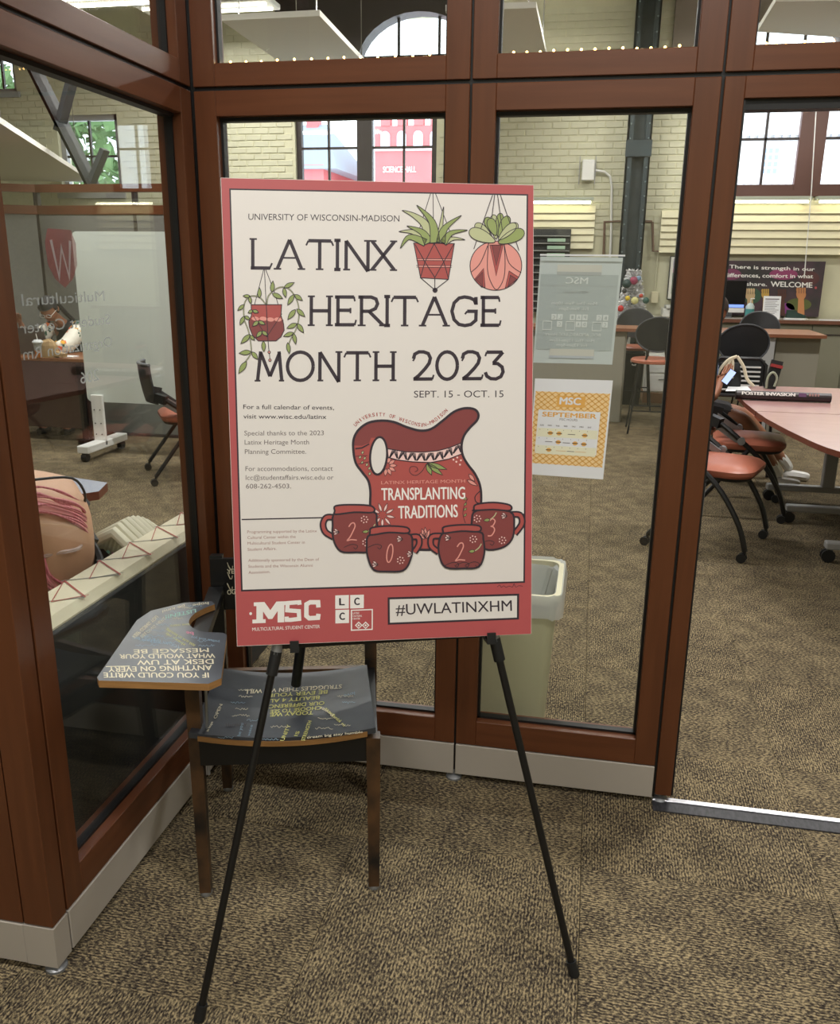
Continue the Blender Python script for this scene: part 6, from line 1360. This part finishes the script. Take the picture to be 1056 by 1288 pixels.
# ribbed white cushion standing on the sofa seat
t = thing('ribbed_cushion', 'white ribbed shell-shaped cushion on the sofa beside the pink-haired person', 'cushion', (-1.52, 2.60, .41)); wk = mat('white_ribbed_fabric', (224, 221, 200), .7)
for i in range(13):
    f_ = i/12; yy = 2.44+.36*f_; hh = .27*math.sin(PI*(.40+.52*f_))**.8; k = B(); k.tube([(-1.37, yy, .42), (-1.42, yy, .41+hh*.75), (-1.50, yy+.01, .41+hh), (-1.60, yy+.02, .41+hh*.8), (-1.68, yy+.02, .42)], .019, 8); k.build('rib', wk, t, True)
# low table behind
q = onz(124, 618, .5); t = thing('side_table', 'small low table with pale top and brown edge in the left room', 'table', (q[0]-.35, q[1], 0)); X_, Y_ = float(q[0]), float(q[1])
B().prism([(X_-.7, Y_-.1), (X_-.16, Y_-.19), (X_, Y_), (X_-.05, Y_+.16), (X_-.6, Y_+.3)], .46, .5, lamedge, mat('blue_grey_laminate', (150, 156, 172), .35)).build('table_top', None, t)
B().lathe([(.16, 0), (.16, .015), (.025, .03), (.025, .46)], (X_-.35, Y_+.05, 0), 16).build('pedestal', blackm, t, True)

# whiteboard on casters
W = [ony(u, v, 6.3) for u, v in ((93.5, 291), (214, 291), (107, 506), (216, 505))]; wx0, wx1, wz0, wz1 = float(W[0][0])-.02, float(W[0][0])+1.5, float(W[2][2])+.01, float(W[0][2])
t = thing('mobile_whiteboard', 'large mobile whiteboard standing on casters in the left room', 'whiteboard', (wx0+.7, 6.3, 0)); P_ = [(x, z) for x, z, _ in rr(wx0, wx1, wz0, wz1, .04, 0, 5)]
k = B(); k.prism(P_, 6.29, 6.31); k.v = [(p[0], p[2], p[1]) for p in k.v]; k.build('writing_surface', whiteb, t)
for x in (wx0+.1, wx1-.1):
    box('leg', (x-.05, 6.255, .09), (x+.05, 6.285, wz0+.06), white, t, .004); box('foot', (x-.05, 6.0, .07), (x+.05, 6.6, .13), white, t, .006)
    for z in (.18, .27, .38):
        for d in (-.025, .025): B().ball((x+d, 6.253, z), .006, None, 6).build('screw', blackp, t)
    for y in (6.03, 6.57):
        k = B(); k.tube([(x-.02, y, .035), (x+.02, y, .035)], .035, 12); k.build('caster', blackp, t, True)
t = thing('grey_floor_screen', 'grey glassy screen standing low behind the whiteboard', 'screen', (-3.6, 7.2, 0)); x0_ = float(ony(122, 530, 7.15)[0]); box('screen_panel', (x0_, 7.14, .02), (x0_+1.5, 7.18, .6), mat('grey_glassy_panel', (120, 122, 116), .3), t, .003); box('screen_base', (x0_, 7.1, 0), (x0_+1.5, 7.22, .02), darkst, t)

# 3. person at the meeting table, mostly behind the door post
per = thing('person', 'seated person holding a phone, mostly hidden behind the door post', 'person', (.80, 6.5, 0))
hip = np.array([.80, 6.5, .55]); chest = np.array([.79, 6.48, .92]); neck = np.array([.80, 6.48, 1.10]); hd = np.array([.82, 6.48, 1.24]); ph = ony(916, 474, 6.15); haR = ph+(-.05, .02, -.035); elR = ony(897, 503, 6.1); haL = haR+(-.03, .09, .01); elL = np.array([.70, 6.66, .76])
ch = [[(hip, (.10, .16)), (hip+(0, 0, .18), (.085, .14)), (chest, (.085, .15)), (neck, .05), (hd, .048)]]
for sy, e_, h_ in ((-1, elR, haR), (1, elL, haL)): fw = _n(h_-e_); ch += [[(chest, (.085, .15)), (chest+(0, sy*.17, .06), .055), (e_, .042), (h_, .024)]]+hand(h_, _n(fw+(.4, 0, .2)), _n(np.cross(fw, (0, 0, 1)))*sy, np.array([.0, -.2*sy, .6]), .9)
kn = [np.array([1.08, 6.30, .52]), np.array([1.10, 6.56, .52])]; an = [np.array([1.38, 6.47, .12]), np.array([1.50, 6.72, .12])]
for i in (0, 1): ch.append([(hip, (.10, .16)), (hip+(.05, (-.1, .1)[i], -.03), .09), (kn[i], .06), (an[i], .038), (an[i]+(.02, -.0, -.05), .032)])
limb('body', ch, skin2, per)
for i in (0, 1):
    limb('white_sock', [[(an[i]+(kn[i]-an[i])*.22, .046), (an[i], .042), (an[i]+(.02, 0, -.05), .04)]], white, per, 1)
    limb('white_shoe', [[(an[i]+(-.03, 0, -.075), .042), (an[i]+(.07, -.01, -.078), .042), (an[i]+(.17, -.02, -.086), .034)]], mat('pale_sneaker', (206, 204, 200), .6), per, 1)
    limb('dark_shorts', [[(hip+(0, 0, -.01), (.11, .17)), (hip+(.05, (-.1, .1)[i], -.03), .1), (hip*.15+kn[i]*.85, .08)]], mat('dark_shorts', (40, 36, 38), .8), per, 1)
limb('blue_shirt', [[(hip+(0, 0, .05), (.11, .17)), (hip+(0, 0, .18), (.10, .15)), (chest, (.10, .165)), (chest+(0, 0, .1), .08)], [(chest, (.10, .165)), (chest+(0, -.17, .06), .072), (chest*.35+elR*.65+(0, -.04, .02), .06)], [(chest, (.10, .165)), (chest+(0, .17, .06), .072), (chest*.4+elL*.6, .06)]], mat('blue_shirt', (110, 134, 168), .8), per)
head(per, hd, (.8, 0, -.55), (0, 0, 1), skin2, 1.0, mat('dark_brown_hair', (44, 32, 28), .6))
t = thing('smartphone', 'smartphone with a lit screen held above the meeting table', 'phone', ph); k = B(); q = np.array([.028, .0, .045]); k.bar(ph-q, ph+q, .05, .009, None, (.3, -1, .4)); k.build('phone_body', blackp, t); k = B(); k.bar(ph-q*.92+np.array([.0, -.006, .001]), ph+q*.92+np.array([.0, -.006, .001]), .044, .002, None, (.3, -1, .4)); k.build('screen', mat('lit_phone_screen', (170, 190, 235), .3, emit=.9), t)
t = thing('round_stool', 'low round stool under the person holding a phone', 'stool', (.80, 6.5, 0)); B().lathe([(.12, .37), (.13, .38), (.13, .41), (.11, .42)], (.80, 6.5, 0), 18).build('seat', terra, t, True); B().lathe([(.12, 0), (.12, .02), (.02, .03), (.02, .37)], (.80, 6.5, 0), 14).build('pedestal', blackm, t, True)
